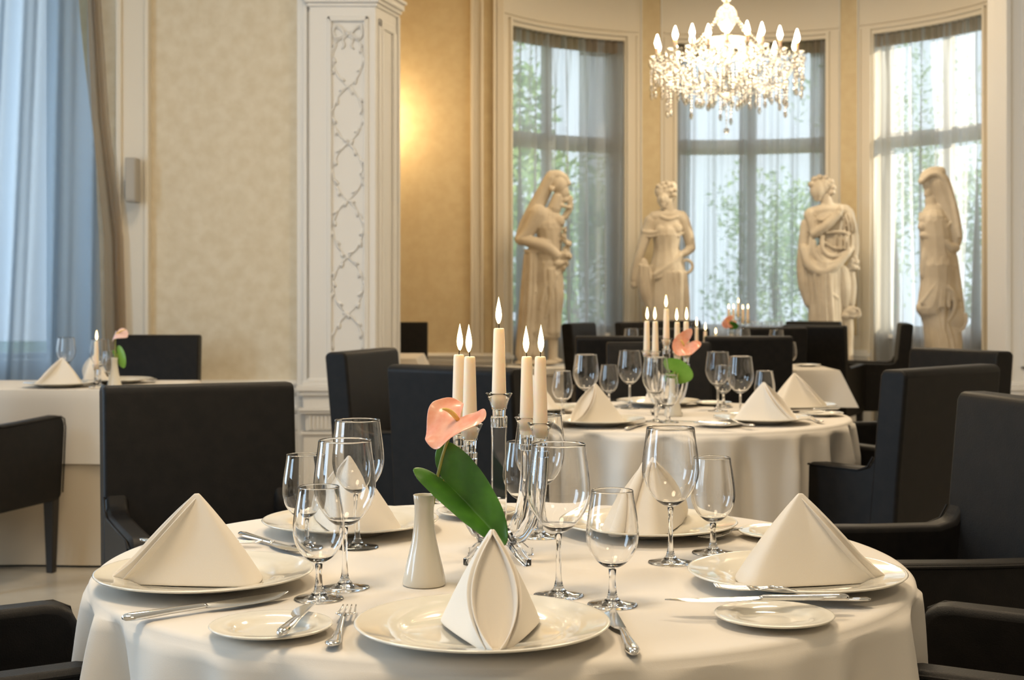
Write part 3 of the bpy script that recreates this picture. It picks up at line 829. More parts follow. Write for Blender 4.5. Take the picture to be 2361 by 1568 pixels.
# cutlery, lying along +y (handle end at 0), z up
def sect(path, seg=12):
    """path: (y, half width, half thickness, z centre, x centre)"""
    return [[(x+w*cos(2*pi*k/seg), y, z+h*sin(2*pi*k/seg)) for k in range(seg)] for (y, w, h, z, x) in path]
def make_knife(name='dinner_knife', L=.235, s=1.0):
    t = thing(name, None, 'knife')
    hl = L*.47
    MB().loft(sect([(0,.002,.002,.006,0),(.004,.006*s,.004,.006,0),(.014,.0088*s,.0046,.0062,0),(.035,.0082*s,.0042,.0062,0),(.065,.0062*s,.0037,.006,0),(hl,.0048*s,.0032,.006,0),(hl+.004,.0050*s,.0022,.006,0)])).build('handle', 'silver', t, angle=180)
    b = MB(); n = 12; rings = []
    for i in range(n+1):
        u = i/n; y = hl+(L-hl)*u
        lo = -.0045*s-.0135*s*sin(pi*min(1, u*1.02))**.7*(1 if u < 1 else 0); hi = .0045*s-.002*u
        if u > .82: q = (u-.82)/.18; hi = hi*(1-q**2*.55); lo = lo*(1-q**1.7)+.001*q
        zz = .006-.0015*u
        rings.append([(lo, y, zz-.0001), ((lo+hi)/2, y, zz-.0008), (hi, y, zz-.0009), (hi, y, zz+.0009), ((lo+hi)/2, y, zz+.0008), (lo, y, zz+.0001)])
    b.loft(rings).build('blade', 'silver', t, angle=60)
    return t
def make_fork(name='dinner_fork', L=.205):
    t = thing(name, None, 'fork')
    z = lambda y: .0045+.009*math.exp(-((y-.125)/.035)**2)+.004*math.exp(-(y/.03)**2)
    hp = [(0,.002,.0015),(.005,.0075,.0026),(.018,.0098,.0030),(.045,.0070,.0027),(.08,.0040,.0025),(.115,.0030,.0024),(.132,.0040,.0023)]
    MB().loft(sect([(y, w, h, z(y), 0) for y, w, h in hp])).build('handle', 'silver', t, angle=180)
    hd = [(.128,.0040,.0018),(.137,.0085,.0015),(.146,.0118,.0013),(.158,.0126,.0012)]
    zz = lambda y: z(min(y,.132)) if y < .132 else z(.132)-.006*sin((y-.132)/(L-.132)*pi*.62)+.002*((y-.132)/(L-.132))**3
    h = MB().loft(sect([(y, w, hh, zz(y), 0) for y, w, hh in hd]))
    for k in range(4):
        x = -.0108+.0072*k
        h.loft(sect([(y, .0018*(1-.45*max(0, (y-.16)/(L-.16))), .0011, zz(y), x*(1-.04*i)) for i, y in enumerate([.154+(L-.154)*q/6 for q in range(7)])], 8))
    h.build('tines', 'silver', t, angle=180)
    return t
KN = make_knife(); FK = make_fork(); BK = make_knife('butter_knife', .165, .9)
def lay(proto, a, b, label, group, z=.75, zb=None, L=.22, roll=0):
    """lay cutlery with its handle end at a, pointing to b (ground points)"""
    d = Vector((b[0]-a[0], b[1]-a[1])); rz = atan2(d.y, d.x)-pi/2
    cat = proto.get('category')
    o = place(proto, (a[0], a[1]), rz, label, cat, group, z)
    if zb is not None or roll: o.rotation_euler = (atan2((zb or z)-z, d.length), roll, rz)
    return o

# ---------------- front table settings
GP = 'dinner plates of the front table'
PLT = {'A': (1112, 1430, 'large cream dinner plate at the front edge of the front table'),
       'B': (472, 1314, 'cream dinner plate at the left of the front table, above a long knife'),
       'C': (1836, 1314, 'cream dinner plate at the right of the front table, behind the crossed knife and fork'),
       'D': (809, 1195, 'cream dinner plate behind the four glasses left of the white vase'),
       'E': (1494, 1200, 'cream dinner plate behind the large glass, under the napkin with the rolled end')}
LN = {'A': 'white napkin folded upright with open seam facing the camera, front plate', 'B': 'white napkin folded into a pyramid on the left plate of the front table',
      'C': 'white napkin folded into a pyramid on the right plate of the front table', 'D': 'white napkin pyramid seen through the glasses behind the white vase',
      'E': 'white napkin pyramid whose rolled end points to the camera, behind the large glass'}
NROT = {'A': 3, 'B': -78, 'C': 84, 'D': -140, 'E': 142}
for k, (px, py, lab) in PLT.items():
    p = TP(px, py, .772)
    place(PL, (p.x, p.y), 0, lab, 'plate', GP)
    if k == 'A': q = p+Vector((.012, -.016, 0))
    elif k == 'B': q = p+Vector((-.005, .0, 0))
    else: q = p
    n = place(NKR if k == 'E' else NK, (q.x, q.y), radians(NROT[k]), LN[k], 'napkin', 'folded napkins of the front table', .7602 if k == 'A' else .7562)
GB = 'bread plates of the front table'
for px, py, lab in ((625, 1439, 'small bread plate with a butter knife, front left of the front table'), (1785, 1415, 'small bread plate under the crossed knife and fork, at the right'),
                    (1100, 1176, 'small bread plate behind the green leaf at the far side of the front table'), (1805, 1224, 'small bread plate hidden behind the right-hand napkin, its rim showing')):
    p = TP(px, py, .762); place(BP, (p.x, p.y), 0, lab, 'plate', GB)
GG = 'large wine glasses of the front table'; GW = 'small water glasses of the front table'
for kind, px, py, lab in (('small', 735, 1382, 'small water glass nearest the left bread plate'), ('large', 795, 1356, 'large wine glass just behind the small glass near the left bread plate'),
        ('small', 700, 1265, 'small water glass farthest left, in front of the far left plate'), ('large', 824, 1263, 'large wine glass in front of the far left napkin, tallest in its cluster'),
        ('large', 1288, 1374, 'large wine glass standing right of the upright front napkin'), ('small', 1412, 1396, 'small water glass nearest the camera, behind the butter knife tip'),
        ('large', 1546, 1298, 'large wine glass in front of the napkin with the rolled end'), ('small', 1644, 1276, 'small water glass partly behind the right dinner plate'),
        ('large', 1245, 1238, 'large wine glass behind the candle holder, seen through the nearer glass'), ('small', 1205, 1218, 'small water glass right behind the candle holder stem')):
    p = TP(px, py); glass(kind, p, lab, GG if kind == 'large' else GW)
GC1 = 'silver cutlery on the front table'
def L2(proto, pa, pb, lab, group=GC1, z=.75, **kw): return lay(proto, TP(*pa, z+.004), TP(*pb, z+.004), lab, group, z, **kw)
L2(KN, (283, 1407), (658, 1352), 'silver dinner knife lying below the left dinner plate', z=.7645, roll=pi+.22)
L2(FK, (764, 1496), (812, 1392), 'silver fork lying between the left bread plate and the front plate', z=.7505)
L2(KN, (1462, 1510), (1409, 1396), 'silver dinner knife at the right of the front plate, handle to the camera', z=.7505)
L2(BK, (645, 1466), (718, 1402), 'silver butter knife resting across the left bread plate', z=.764, zb=.766)
lay(FK, TP(2006, 1390, .757), TP(1668, 1357, .776), 'silver fork resting on the right bread plate, beneath the knife', GC1, .7535, zb=.770)
L2(KN, (1957, 1380), (1634, 1382), 'silver dinner knife lying across the fork on the right bread plate', z=.7685, zb=.768)
L2(KN, (553, 1216), (668, 1248), 'silver dinner knife behind the left napkin, blade toward the glasses', z=.7625, roll=pi)
L2(FK, (322, 1250), (592, 1256), 'silver fork mostly hidden behind the large left napkin', z=.7505)
L2(FK, (1150, 1160), (1015, 1202), 'silver fork whose tines show between the white vase and the leaf', z=.7505)
L2(BK, (1003, 1156), (1096, 1176), 'silver butter knife on the far bread plate, behind the green leaf', z=.7645)
L2(FK, (1790, 1214), (1652, 1240), 'silver fork whose tines show behind the small glass at the right plate', z=.7505)

# ---------------- candle holders
def make_candelabrum():
    t = thing('glass_candelabrum', None, 'candle holder')
    def cup(m, x, y, z, s=1.0):
        m.lathe([(0,z-.052),(.0105*s,z-.052),(.0095*s,z-.04),(.0105*s,z-.026),(.0145*s,z-.012),(.0195*s,z-.002),(.0210*s,z),(.0200*s,z+.0006),(.0165*s,z-.002),(.0122*s,z-.008),(.0118*s,z-.024),(0,z-.026)], 20, (x, y, 0))
    m = MB()
    # tall square centre bar with a flaring head
    def sq(w, z, tw=0): return [(w*cos(a+tw), w*sin(a+tw), z) for a in [pi/4+pi/2*k for k in range(4)]]
    m.loft([sq(.019, .035), sq(.0172, .06), sq(.0165, .19), sq(.0185, .222)])
    m.build('centre_bar', 'solid_glass', t, bevel=.0025)
    c = MB(); cup(c, 0, 0, .257, 1.0); c.build('candle_cup', 'solid_glass', t, angle=60)
    for a in ARM_A:
        a = radians(a); R = .072
        pts = [(r*cos(a), r*sin(a), z) for r, z in ((.006,.036),(.022,.034),(.040,.042),(.055,.062),(.065,.090),(.0705,.120),(.072,.150),(.072,.172))]
        MB().tube(pts, [.011,.0115,.0112,.011,.0105,.0105,.011,.012], 8).build('arm', 'solid_glass', t, angle=80)
        c = MB(); cup(c, R*cos(a), R*sin(a), .215, .95); c.build('candle_cup', 'solid_glass', t, angle=60)
    for a in (-48, 42, 132, 222):
        a = radians(a)
        MB().loft([[(r*cos(a)-w*sin(a)*s1, r*sin(a)+w*cos(a)*s1, z+h*s2) for s1, s2 in ((-1,-1),(1,-1),(1,1),(-1,1))] for r, z, w, h in
                  ((.004,.045,.009,.008),(.022,.038,.0085,.007),(.042,.020,.0075,.0065),(.060,.0065,.0065,.0062),(.068,.0058,.0055,.0055))]).build('foot', 'solid_glass', t, bevel=.0012)
    return t
ARM_A = (-29, 53, 151, 233)
CB = make_candelabrum()
def make_candle():
    t = thing('taper_candle', None, 'candle')
    MB().lathe([(0,0),(.0108,0),(.0115,.006),(.0113,.02),(.0086,.118),(.0080,.1225),(.0065,.1235),(0,.121)], 28).build('wax_body', 'wax', t)
    MB().tube([(0,0,.120),(.0003,0,.127),(.0012,0,.132),(.003,0,.1345)], .0008, 6).build('wick', 'wick', t)
    MB().lathe([(0,.129),(.0024,.132),(.0044,.138),(.0050,.144),(.0040,.153),(.0022,.162),(.0008,.169),(0,.172)], 16, (.0015,0,0)).build('flame', 'flame', t, angle=180)
    return t
CN = make_candle()
def candles(c, zt0, group, names, zs=1.0, down=0):
    base = place(CB, (c[0], c[1]), 0, names[0], 'candle holder', None)
    spots = [(0, 0, .257)]+[(.072*cos(radians(a)), .072*sin(radians(a)), .215) for a in ARM_A]
    for (x, y, z), lab, dz in zip(spots, names[1:], (0, 0, -.004, 0, .001)):
        o = place(CN, (c[0]+x, c[1]+y), random.uniform(0, 6), lab, 'candle', group, .75+z-.023+dz)
        if zs != 1: o.scale = (1, 1, zs)
C1 = (T1.x-.006, T1.y)
candles(C1, .75, 'lit taper candles of the front table', ['clear glass five-armed candle holder at the centre of the front table',
    'tallest lit ivory candle in the centre of the front candle holder', 'lit ivory candle nearest right in the front holder', 'lit ivory candle right of centre, slightly behind, front table',
    'lit ivory candle farthest left in the front holder', 'lit ivory candle second from left in the front holder, overlapping its neighbour'])
C2 = (T2.x+.004, T2.y+.02)
candles(C2, .75, 'lit taper candles of the second table', ['clear glass candle holder at the centre of the second table', 'tallest lit candle of the second table, in the centre of its holder',
    'lit candle farthest right in the holder of the second table', 'lit candle just right of the tallest one, second table', 'lit candle farthest left in the holder of the second table', 'lit candle just left of the tallest one, second table'])
C4 = (1.62, 10.25)
candles(C4, .75, 'lit candles far back in the bay', ['small distant glass candle holder on the table in the bay', 'highest of the five tiny candles far back in the bay', 'far right one of the five tiny candles in the bay',
    'second from right of the five tiny candles in the bay', 'far left one of the five tiny candles in the bay', 'second from left of the five tiny candles in the bay'], .82)

# ---------------- vases with anthurium
def make_vase():
    return MB().lathe([(0,.001),(.0295,.001),(.0305,.003),(.0298,.010),(.0265,.025),(.0215,.045),(.0172,.065),(.0145,.085),(.0136,.100),(.0140,.115),(.0155,.127),(.0152,.1275),(.0140,.1265),(.0125,.115),(.0120,.10),(.012,.06),(0,.05)], 48).build('bud_vase', 'vase', angle=180)
VS = make_vase()
def heart(L, W, back, fn, nr=14, na=40, fold=0):
    """heart-shaped blade: attach at origin, tip at +v; fn(u,v) -> (du, dv, dw) extra; returns local coordinates"""
    pts = [(0, 0, 0)]; fs = []
    for i in range(1, nr+1):
        q = i/nr
        for k in range(na):
            a = 2*pi*k/na                              # 0 at the tip
            s_, c_ = sin(a), cos(a)
            if c_ > 0: v = L*c_**1.25; u = W*s_*(abs(s_)**.05)
            else: v = -back*abs(c_)**.6*(abs(s_)**.55)*1.7; u = W*s_*(1-.06*abs(c_))*(abs(s_)**.15 if s_ else 0)
            u *= q; v *= q
            w = fn(u/W, v/L, q)
            if fold and u < 0: w -= -u*sin(fold); u *= cos(fold)
            pts.append((u, v, w))
    for k in range(na): fs.append((0, 1+k, 1+(k+1) % na))
    for i in range(nr-1):
        for k in range(na):
            k2 = (k+1) % na; b = 1+i*na; fs.append((b+k, b+na+k, b+na+k2, b+k2))
    return pts, fs
def blade(name, m, parent, at, U, V, L, W, back, fn, solid=.0008, fold=0):
    U = Vector(U).normalized(); V = Vector(V); V = (V-U*V.dot(U)).normalized(); Wn = U.cross(V)
    pts, fs = heart(L, W, back, fn, fold=fold)
    vs = [Vector(at)+U*p[0]+V*p[1]+Wn*p[2] for p in pts]
    return MB().add(vs, fs).build(name, m, parent, angle=180, fix=False, solid=solid, sub=1)
def anthurium(base, label, petal='petal', leafm='leaf', cfg=None):
    t = thing('anthurium', label, 'flower', (0,0,0), 0, 'anthurium stems in the vases')
    F, Lf = cfg['flower'], cfg['leaf']
    b = Vector(base); top = b+Vector((0, 0, .12))
    fa = Vector(F['at']); mid = (top+fa)/2+Vector(F.get('bow', (0,0,0)))
    def bez(p, q, r, n=10): return [p*(1-k/n)**2+q*2*(k/n)*(1-k/n)+r*(k/n)**2 for k in range(n+1)]
    MB().tube(bez(b+Vector((0,0,.02)), mid, fa), .0023, 8).build('flower_stem', 'stem', t, angle=180)
    blade('spathe', petal, t, fa, F['U'], F['V'], F['L'], F['W'], F['back'], F['fn'])
    sd = Vector(F['spadix']); MB().tube([fa+sd*k/6+Vector((0,0,.004*sin(k/6*pi))) for k in range(7)], [.0030,.0036,.0035,.0032,.0028,.0022,.0012], 10).build('spadix', 'spadix', t, angle=180)
    la = Vector(Lf['at'])
    MB().tube(bez(b+Vector((.003,0,.02)), (top+la)/2+Vector(Lf.get('bow', (0,0,.012))), la), .0021, 8).build('leaf_stem', 'stem', t, angle=180)
    blade('leaf', leafm, t, la, Lf['U'], Lf['V'], Lf['L'], Lf['W'], Lf['back'], Lf['fn'], fold=Lf.get('fold', 0))
    return t
v1 = TP(978, 1349)
place(VS, (v1.x, v1.y), 0, 'slender cream china vase holding the salmon flower, behind the front plate', 'vase', 'bud vases')
YV = v1.y
def onv(px, py, dy=0): return WP(px, py, YV+dy)
anthurium(v1+Vector((.0, 0, .0)), 'salmon anthurium with a big dark green leaf in the vase on the front table', cfg={
    'flower': dict(at=onv(1056, 968), U=(.028, -.033, -.012), V=(-.045, -.020, -.030), L=.056, W=.047, back=.026, spadix=onv(1021, 941)-onv(1056, 968)+Vector((0,-.012,0)), bow=(-.008,0,.012),
        fn=lambda u, v, q: -.013*u*u+.004*sin(5*v+3*u)*q+.004*sin(7*u)*q*q+.010*max(0, v)**2),
    'leaf': dict(at=onv(1024, 1108), U=(.62, -.25, .76), V=onv(1170, 1238, -.03)-onv(1024, 1108), L=.128, W=.050, back=.034, fold=1.35, bow=(-.004,0,.014),
        fn=lambda u, v, q: .008*u*u-.012*max(0, v)**2+.0012*sin(22*v+8*abs(u))*q)})
v2 = TP(1552, 960)
place(VS, (v2.x, v2.y), 0, 'slender cream china vase in the middle of the second table', 'vase', 'bud vases')
def onw(px, py, dy=0): return WP(px, py, v2.y+dy)
anthurium(v2, 'salmon anthurium with a broad light green leaf on the second table', leafm='leaf_light', cfg={
    'flower': dict(at=onw(1577, 797), U=(-.6, .2, .75), V=(-.9, -.3, -.35), L=.048, W=.040, back=.045, spadix=onw(1567, 783)-onw(1577, 797), 
        fn=lambda u, v, q: .012*u*u+.006*sin(6*v+2*u)*q+.01*abs(v)),
    'leaf': dict(at=onw(1557, 858), U=(.05, -.35, .95), V=(1, -.2, -.22), L=.062, W=.046, back=.034, bow=(-.004,0,.02),
        fn=lambda u, v, q: .008*u*u-.01*max(0, v)**2)})

# ---------------- second table settings
GP2 = 'dinner plates of the second table'
for px, Y, rot, lab, nlab in ((1375, 4.45, -42, 'cream dinner plate at the near left of the second table', 'napkin pyramid at the near left of the second table, seam open to the left'),
        (1757, 4.52, 52, 'cream dinner plate at the near right of the second table', 'napkin pyramid at the near right of the second table, open side right'),
        (1232, 4.92, -100, 'cream dinner plate of the second table half hidden behind the tall front candles', 'napkin pyramid of the second table half hidden behind the tall front candles'),
        (1828, 5.03, 95, 'cream dinner plate at the far right of the second table', 'napkin pyramid at the far right of the second table, before the long table'),
        (1518, 5.21, 178, 'cream dinner plate at the far side of the second table', 'napkin pyramid at the far side of the second table, behind the glasses')):
    x = (px-CX)*Y/FPX
    place(PL, (x, Y), 0, lab, 'plate', GP2); place(NK, (x, Y), radians(rot), nlab, 'napkin', 'folded napkins of the second table', .7562)
for kind, px, py, lab in (('large', 1351, 817, 'wine glass above the near left napkin of the second table'), ('large', 1452, 808, 'wine glass left of the candles on the second table'), ('large', 1655, 811, 'wine glass right of the green leaf on the second table'),
        ('large', 1707, 821, 'wine glass above the near right napkin, second table'), ('large', 1512, 823, 'wine glass in front of the candle holder of the second table'),
        ('small', 1297, 855, 'small glass farthest left on the second table, against the pale pedestal'), ('small', 1404, 841, 'small glass between two wine glasses on the second table'), ('small', 1541, 864, 'small glass right in front of the vase on the second table'),
        ('small', 1668, 842, 'small glass seen through the wine glass right of the leaf, second table'), ('small', 1763, 855, 'small glass between the two right-hand napkins of the second table')):
    zr = .957 if kind == 'large' else .902; Y = (CZ-zr)*FPX/(py-HY)
    glass(kind, ((px-CX)*Y/FPX, Y), lab, 'glasses of the second table')
for px, py, lab in ((1655, 975, 'small bread plate in front of the candle holder on the second table'), (1640, 927, 'small bread plate behind the wine glasses at the far side of the second table'), (1893, 951, 'small bread plate at the right edge of the second table')):
    p = TP(px, py, .762); place(BP, (p.x, p.y), 0, lab, 'plate', 'bread plates of the second table')
GC2 = 'silver cutlery on the second table'
L2(KN, (1443, 990), (1522, 966), 'silver knife beside the near left plate of the second table', GC2, z=.7505)
L2(KN, (1937, 942), (1850, 946), 'silver knife at the far right of the second table, over the bread plate', GC2, z=.7645)
L2(FK, (1738, 984), (1628, 968), 'silver fork resting on the near bread plate of the second table', GC2, z=.757, zb=.765)
L2(KN, (1686, 979), (1580, 972), 'silver knife crossing the near bread plate of the second table', GC2, z=.7665)
L2(FK, (1896, 975), (1842, 958), 'silver fork beside the near right plate of the second table', GC2, z=.7505)
L2(BK, (1606, 930), (1660, 920), 'silver butter knife at the far side of the second table', GC2, z=.7505)

# ---------------- small table by the curtain
def at_rim(px, py, zr): Y = (CZ-zr)*FPX/(py-HY); return ((px-CX)*Y/FPX, Y)
YA, YB = 6.25, 6.52
xx = lambda px, Y: (px-CX)*Y/FPX
GL3 = 'tableware of the small table by the curtain'
place(PL, (xx(137, YA), YA), 0, 'dinner plate at the near side of the small table by the curtain', 'plate', GL3)
place(NK, (xx(146, YA), YA), radians(-62), 'napkin pyramid on the near plate of the small table by the curtain', 'napkin', GL3, .7562)
place(PL, (xx(275, YB), YB), 0, 'dinner plate at the far side of the small table by the curtain', 'plate', GL3)
place(NK, (xx(214, YB), YB), radians(-150), 'napkin pyramid partly behind the candle of the small table by the curtain', 'napkin', GL3, .7562)
glass('large', (xx(152, 6.55), 6.55), 'wine glass behind the napkin of the small table by the curtain', GL3)
glass('large', (xx(231, 6.3), 6.3), 'wine glass around the single candle on the small table by the curtain', GL3)
glass('small', (xx(253, 6.38), 6.38), 'small glass next to the pink flower vase on the small table', GL3)
def make_stick():
    t = thing('glass_candlestick', None, 'candle holder')
    MB().lathe([(0,0),(.024,0),(.025,.004),(.016,.012),(.009,.03),(.008,.06),(.013,.085),(.016,.10),(.012,.101),(.0116,.08),(0,.078)], 20).build('holder', 'solid_glass', t, angle=60)
    return t
ST = make_stick()
p = (xx(222, 6.2), 6.2)
place(ST, p, 0, 'clear glass candlestick on the small table by the curtain', 'candle holder', 'single glass candlesticks')
place(CN, p, 0, 'single lit candle on the small table by the curtain', 'candle', 'single lit candles', .75+.0782)
v3 = Vector((xx(264, 6.28), 6.28, .75))
place(VS, (v3.x, v3.y), 0, 'cream vase with a pink flower on the small table by the curtain', 'vase', 'bud vases')
def on3(px, py): return WP(px, py, v3.y)
anthurium(v3, 'pale pink anthurium with a bright green leaf on the small table', petal='petal_pink', leafm='leaf_light', cfg={
    'flower': dict(at=on3(267, 771), U=(.75, -.3, .4), V=(-.45, -.55, -.75), L=.036, W=.034, back=.04, spadix=on3(290, 760)-on3(267, 771), fn=lambda u, v, q: .02*u*u+.02*max(0, u)*abs(u)),
    'leaf': dict(at=on3(272, 818), U=(.75, -.5, .5), V=(.6, -.2, -1), L=.066, W=.034, back=.03, fn=lambda u, v, q: .008*u*u)})
lay(FK, (xx(355, 6.5), 6.5), (xx(330, 6.42), 6.62), 'silver fork on the bare side of the small table by the curtain', GL3, .7505)
lay(KN, (xx(205, 6.12), 6.12), (xx(280, 6.2), 6.2), 'silver knife beside the near plate of the small table by the curtain', GL3, .7505)

# ---------------- long table and bay table: what rises above the chairs
GL5 = 'things on the long table'
for kind, px, py, lab in (('large', 1455, 757, 'wine glass rim rising over a chair, left of the second table candles'), ('large', 1713, 758, 'wine glass rim showing over the black chair, the one nearer the far flower'),
        ('large', 1790, 760, 'wine glass rim showing over the black chair, the one nearer its far corner'), ('small', 1822, 789, 'small glass half hidden behind the corner of the black chair at the long table')):
    q = at_rim(px, py, .957 if kind == 'large' else .902); glass(kind, q, lab, GL5)
for px, py, lab in ((1606, 755, 'tallest of three small candles in a row beside the tall candles'), (1626, 764, 'middle one of three small candles in a row on the long table'), (1650, 772, 'lowest of three small candles in a row on the long table')):
    Y = 7.95; z = WP(px, py, Y).z; x = xx(px, Y)
    lb = lab.replace('candles', 'candle flames')
    place(ST, (x, Y), 0, 'clear glass candlestick under the '+lab.split(' of')[0].split(' one')[0]+' of the three small candles', 'candle holder', 'single glass candlesticks')
    o = place(CN, (x, Y), 1, lab, 'candle', 'single lit candles', .8282); o.scale = (1, 1, (z-.8282)/.1225)
place(BP, (xx(1862, 8.0), 8.0), 0, 'small bread plate on the free end of the long table', 'plate', GL5)
place(PL, (1.05, 7.75), 0, 'dinner plate on the long table behind the chairs', 'plate', GL5)
v4 = Vector((xx(1687, 9.85), 9.85, .75))
place(VS, (v4.x, v4.y), 0, 'cream vase on the table in the bay', 'vase', 'bud vases')
def on4(px, py): return WP(px, py, v4.y)
anthurium(v4, 'distant salmon anthurium on the table in the bay', leafm='leaf', cfg={
    'flower': dict(at=on4(1680, 744), U=(-.5, .1, .8), V=(-.8, -.2, .3), L=.055, W=.04, back=.05, spadix=on4(1676, 735)-on4(1680, 744), fn=lambda u, v, q: .01*sin(6*v)),
    'leaf': dict(at=on4(1690, 751), U=(.05, -.35, .95), V=(1, -.2, -.1), L=.04, W=.03, back=.025, fn=lambda u, v, q: 0)})
for px, lab in ((1597, 'left'), (1740, 'near'), (1765, 'middle'), (1790, 'far')):
    glass('large', (xx(px, 10.1), 10.1), {'left': 'tiny distant wine glass on the bay table, beside the row of small candles', 'near': 'tiny distant wine glass on the bay table, first after the five candles',
        'middle': 'tiny distant wine glass on the bay table, second after the five candles', 'far': 'tiny distant wine glass on the bay table, third after the five candles'}[lab], 'distant glasses on the bay table')
# ================================================================== CHANDELIER
CH0 = Vector(((1675-CX)*8.2/FPX, 8.2, 0))
t = thing('crystal_chandelier', 'lit crystal chandelier with candle bulbs hanging in front of the bay windows', 'chandelier', (CH0.x, CH0.y, -.045))
rnd = random.Random(12)
MB().tube([(0,0,H),(0,0,2.86)], .006, 8).build('hanging_rod', 'brass', t)
MB().lathe([(0,2.70),(.02,2.705),(.035,2.72),(.052,2.745),(.062,2.78),(.058,2.815),(.04,2.84),(.018,2.855),(.014,2.87),(.03,2.885),(.026,2.90),(0,2.905)], 24).build('glass_ball', 'crystal', t, angle=50)
MB().lathe([(0,2.30),(.02,2.31),(.05,2.34),(.065,2.38),(.06,2.42),(.03,2.44),(.018,2.48),(.022,2.53),(.045,2.56),(.05,2.59),(.02,2.62),(.014,2.68),(0,2.70)], 20).build('centre_stem', 'crystal', t, angle=50)
MB().lathe([(.02,2.60),(.09,2.62),(.13,2.655),(.128,2.66),(.085,2.628),(.02,2.61)], 24).build('upper_bowl', 'crystal', t, angle=50)
def drop(p, s):
    z = p[2]
    m = MB(); m.lathe([(0,0),(.35*s,-.35*s),(.5*s,-1.1*s),(.30*s,-1.7*s),(0,-2.1*s)], 6, p)
    m.ball((p[0], p[1], z+.35*s), .28*s, 6, 4); return m
def beads(m, a, b, sag, n, r):
    a = Vector(a); b = Vector(b)
    for i in range(n+1):
        u = i/n; q = a.lerp(b, u); q.z -= sag*4*u*(1-u)
        m.ball(q, r*(1.25 if i % 3 == 0 else .9), 6, 4)
ND = 0
def arm(ang, R, zt, zc, zdip):
    c, s = cos(ang), sin(ang)
    pts = [(r*c, r*s, z) for r, z in ((.03, zc), (R*.3, zdip+.02), (R*.55, zdip-.03), (R*.8, zdip-.01), (R*.96, zt-.05), (R, zt-.015))]
    a_ = MB().tube(pts, [.009,.008,.008,.007,.006,.006], 8).build('arm', 'crystal', t, angle=180)
    P = (R*c, R*s, 0)
    MB().lathe([(.008,zt-.01),(.028,zt-.004),(.042,zt+.006),(.041,zt+.009),(.026,zt+.001),(.008,zt-.004)], 14, P).build('drip_pan', 'crystal', a_, angle=60)
    MB().lathe([(0,zt),(.0095,zt),(.0095,zt+.055),(0,zt+.055)], 12, P).build('candle_sleeve', 'wax', a_)
    MB().lathe([(0,zt+.055),(.010,zt+.062),(.0165,zt+.082),(.011,zt+.106),(.003,zt+.13),(0,zt+.134)], 12, P).build('bulb', 'bulb', a_, angle=180)
    return P
outer = []
for k in range(12):
    a = 2*pi*k/12+.13; zt = 2.545+.012*(k % 2); P = arm(a, .405, zt, 2.44, 2.40); outer.append((a, P, zt))
inner = []
for k in range(6):
    a = 2*pi*k/6+.4; P = arm(a, .225, 2.60, 2.56, 2.54); inner.append((a, P, 2.60))
for k, (a, P, zt) in enumerate(outer):
    for j, (da, dz) in enumerate(((-.045, 0), (.0, -.02), (.045, 0))):
        x, y = (.405+.035)*cos(a+da*2), (.405+.035)*sin(a+da*2)
        drop((x, y, zt-.015+dz), .018).build('crystal_drop', 'crystal', t, smooth=False, fix=False)
    drop((.405*cos(a), .405*sin(a), zt-.10), .026).build('crystal_drop', 'crystal', t, smooth=False, fix=False)
    m = MB(); m.ball((.405*cos(a), .405*sin(a), zt-.085), .010, 6, 4); beads(m, (.405*cos(a), .405*sin(a), zt-.02), (.405*cos(a), .405*sin(a), zt-.09), 0, 5, .007)
    a2 = outer[(k+1) % 12][0]
    beads(m, (.41*cos(a), .41*sin(a), zt), (.41*cos(a2), .41*sin(a2), zt), .07, 14, .007)
    b = inner[(k//2) % 6]
    beads(m, (.40*cos(a), .40*sin(a), zt), (.10*cos(a), .10*sin(a), 2.66), .05, 18, .0065)
    beads(m, (.38*cos(a), .38*sin(a), zt-.04), (.06*cos(a), .06*sin(a), 2.38), .05, 16, .0065)
    m.build('crystal_chain', 'crystal', t, smooth=False, fix=False)
for k, (a, P, zt) in enumerate(inner):
    for da in (-.12, .12):
        drop((.25*cos(a+da), .25*sin(a+da), zt-.01), .017).build('crystal_drop', 'crystal', t, smooth=False, fix=False)
    drop((.225*cos(a), .225*sin(a), zt-.09), .024).build('crystal_drop', 'crystal', t, smooth=False, fix=False)
    m = MB(); beads(m, (.225*cos(a), .225*sin(a), zt+.01), (.02*cos(a), .02*sin(a), 2.84), .02, 16, .006)
    m.build('crystal_chain', 'crystal', t, smooth=False, fix=False)
for k in range(12):
    a = 2*pi*k/12; R = .10 if k % 2 else .17
    m = MB(); beads(m, (R*cos(a), R*sin(a), 2.42), (R*cos(a), R*sin(a), 2.33), 0, 5, .007); m.build('crystal_chain', 'crystal', t, smooth=False, fix=False)
    drop((R*cos(a), R*sin(a), 2.315), .026).build('crystal_drop', 'crystal', t, smooth=False, fix=False)
rs = random.Random(3)
for (R, n, z0, l0, l1) in ((.43, 28, 2.53, .06, .19), (.34, 24, 2.46, .08, .21), (.25, 18, 2.50, .08, .22), (.15, 12, 2.60, .10, .26)):
    for k in range(n):
        a = 2*pi*(k+rs.uniform(-.2, .2))/n; l = rs.uniform(l0, l1); q = (R*cos(a), R*sin(a), z0-l)
        m = drop(q, .023); beads(m, (R*cos(a), R*sin(a), z0), (q[0], q[1], q[2]+.02), 0, max(3, int(l/.019)), .0085)
        m.build('crystal_string', 'crystal', t, smooth=False, fix=False)
m = MB(); beads(m, (0,0,2.30), (0,0,2.16), 0, 8, .006); m.build('crystal_chain', 'crystal', t, smooth=False, fix=False)
MB().ball((0,0,2.135), .017, 10, 8).build('pendant_ball', 'crystal', t)
lamp('chandelier_light', 'POINT', (CH0.x, CH0.y, 2.66), 26, (1, .76, .46), shadow_soft_size=.28)

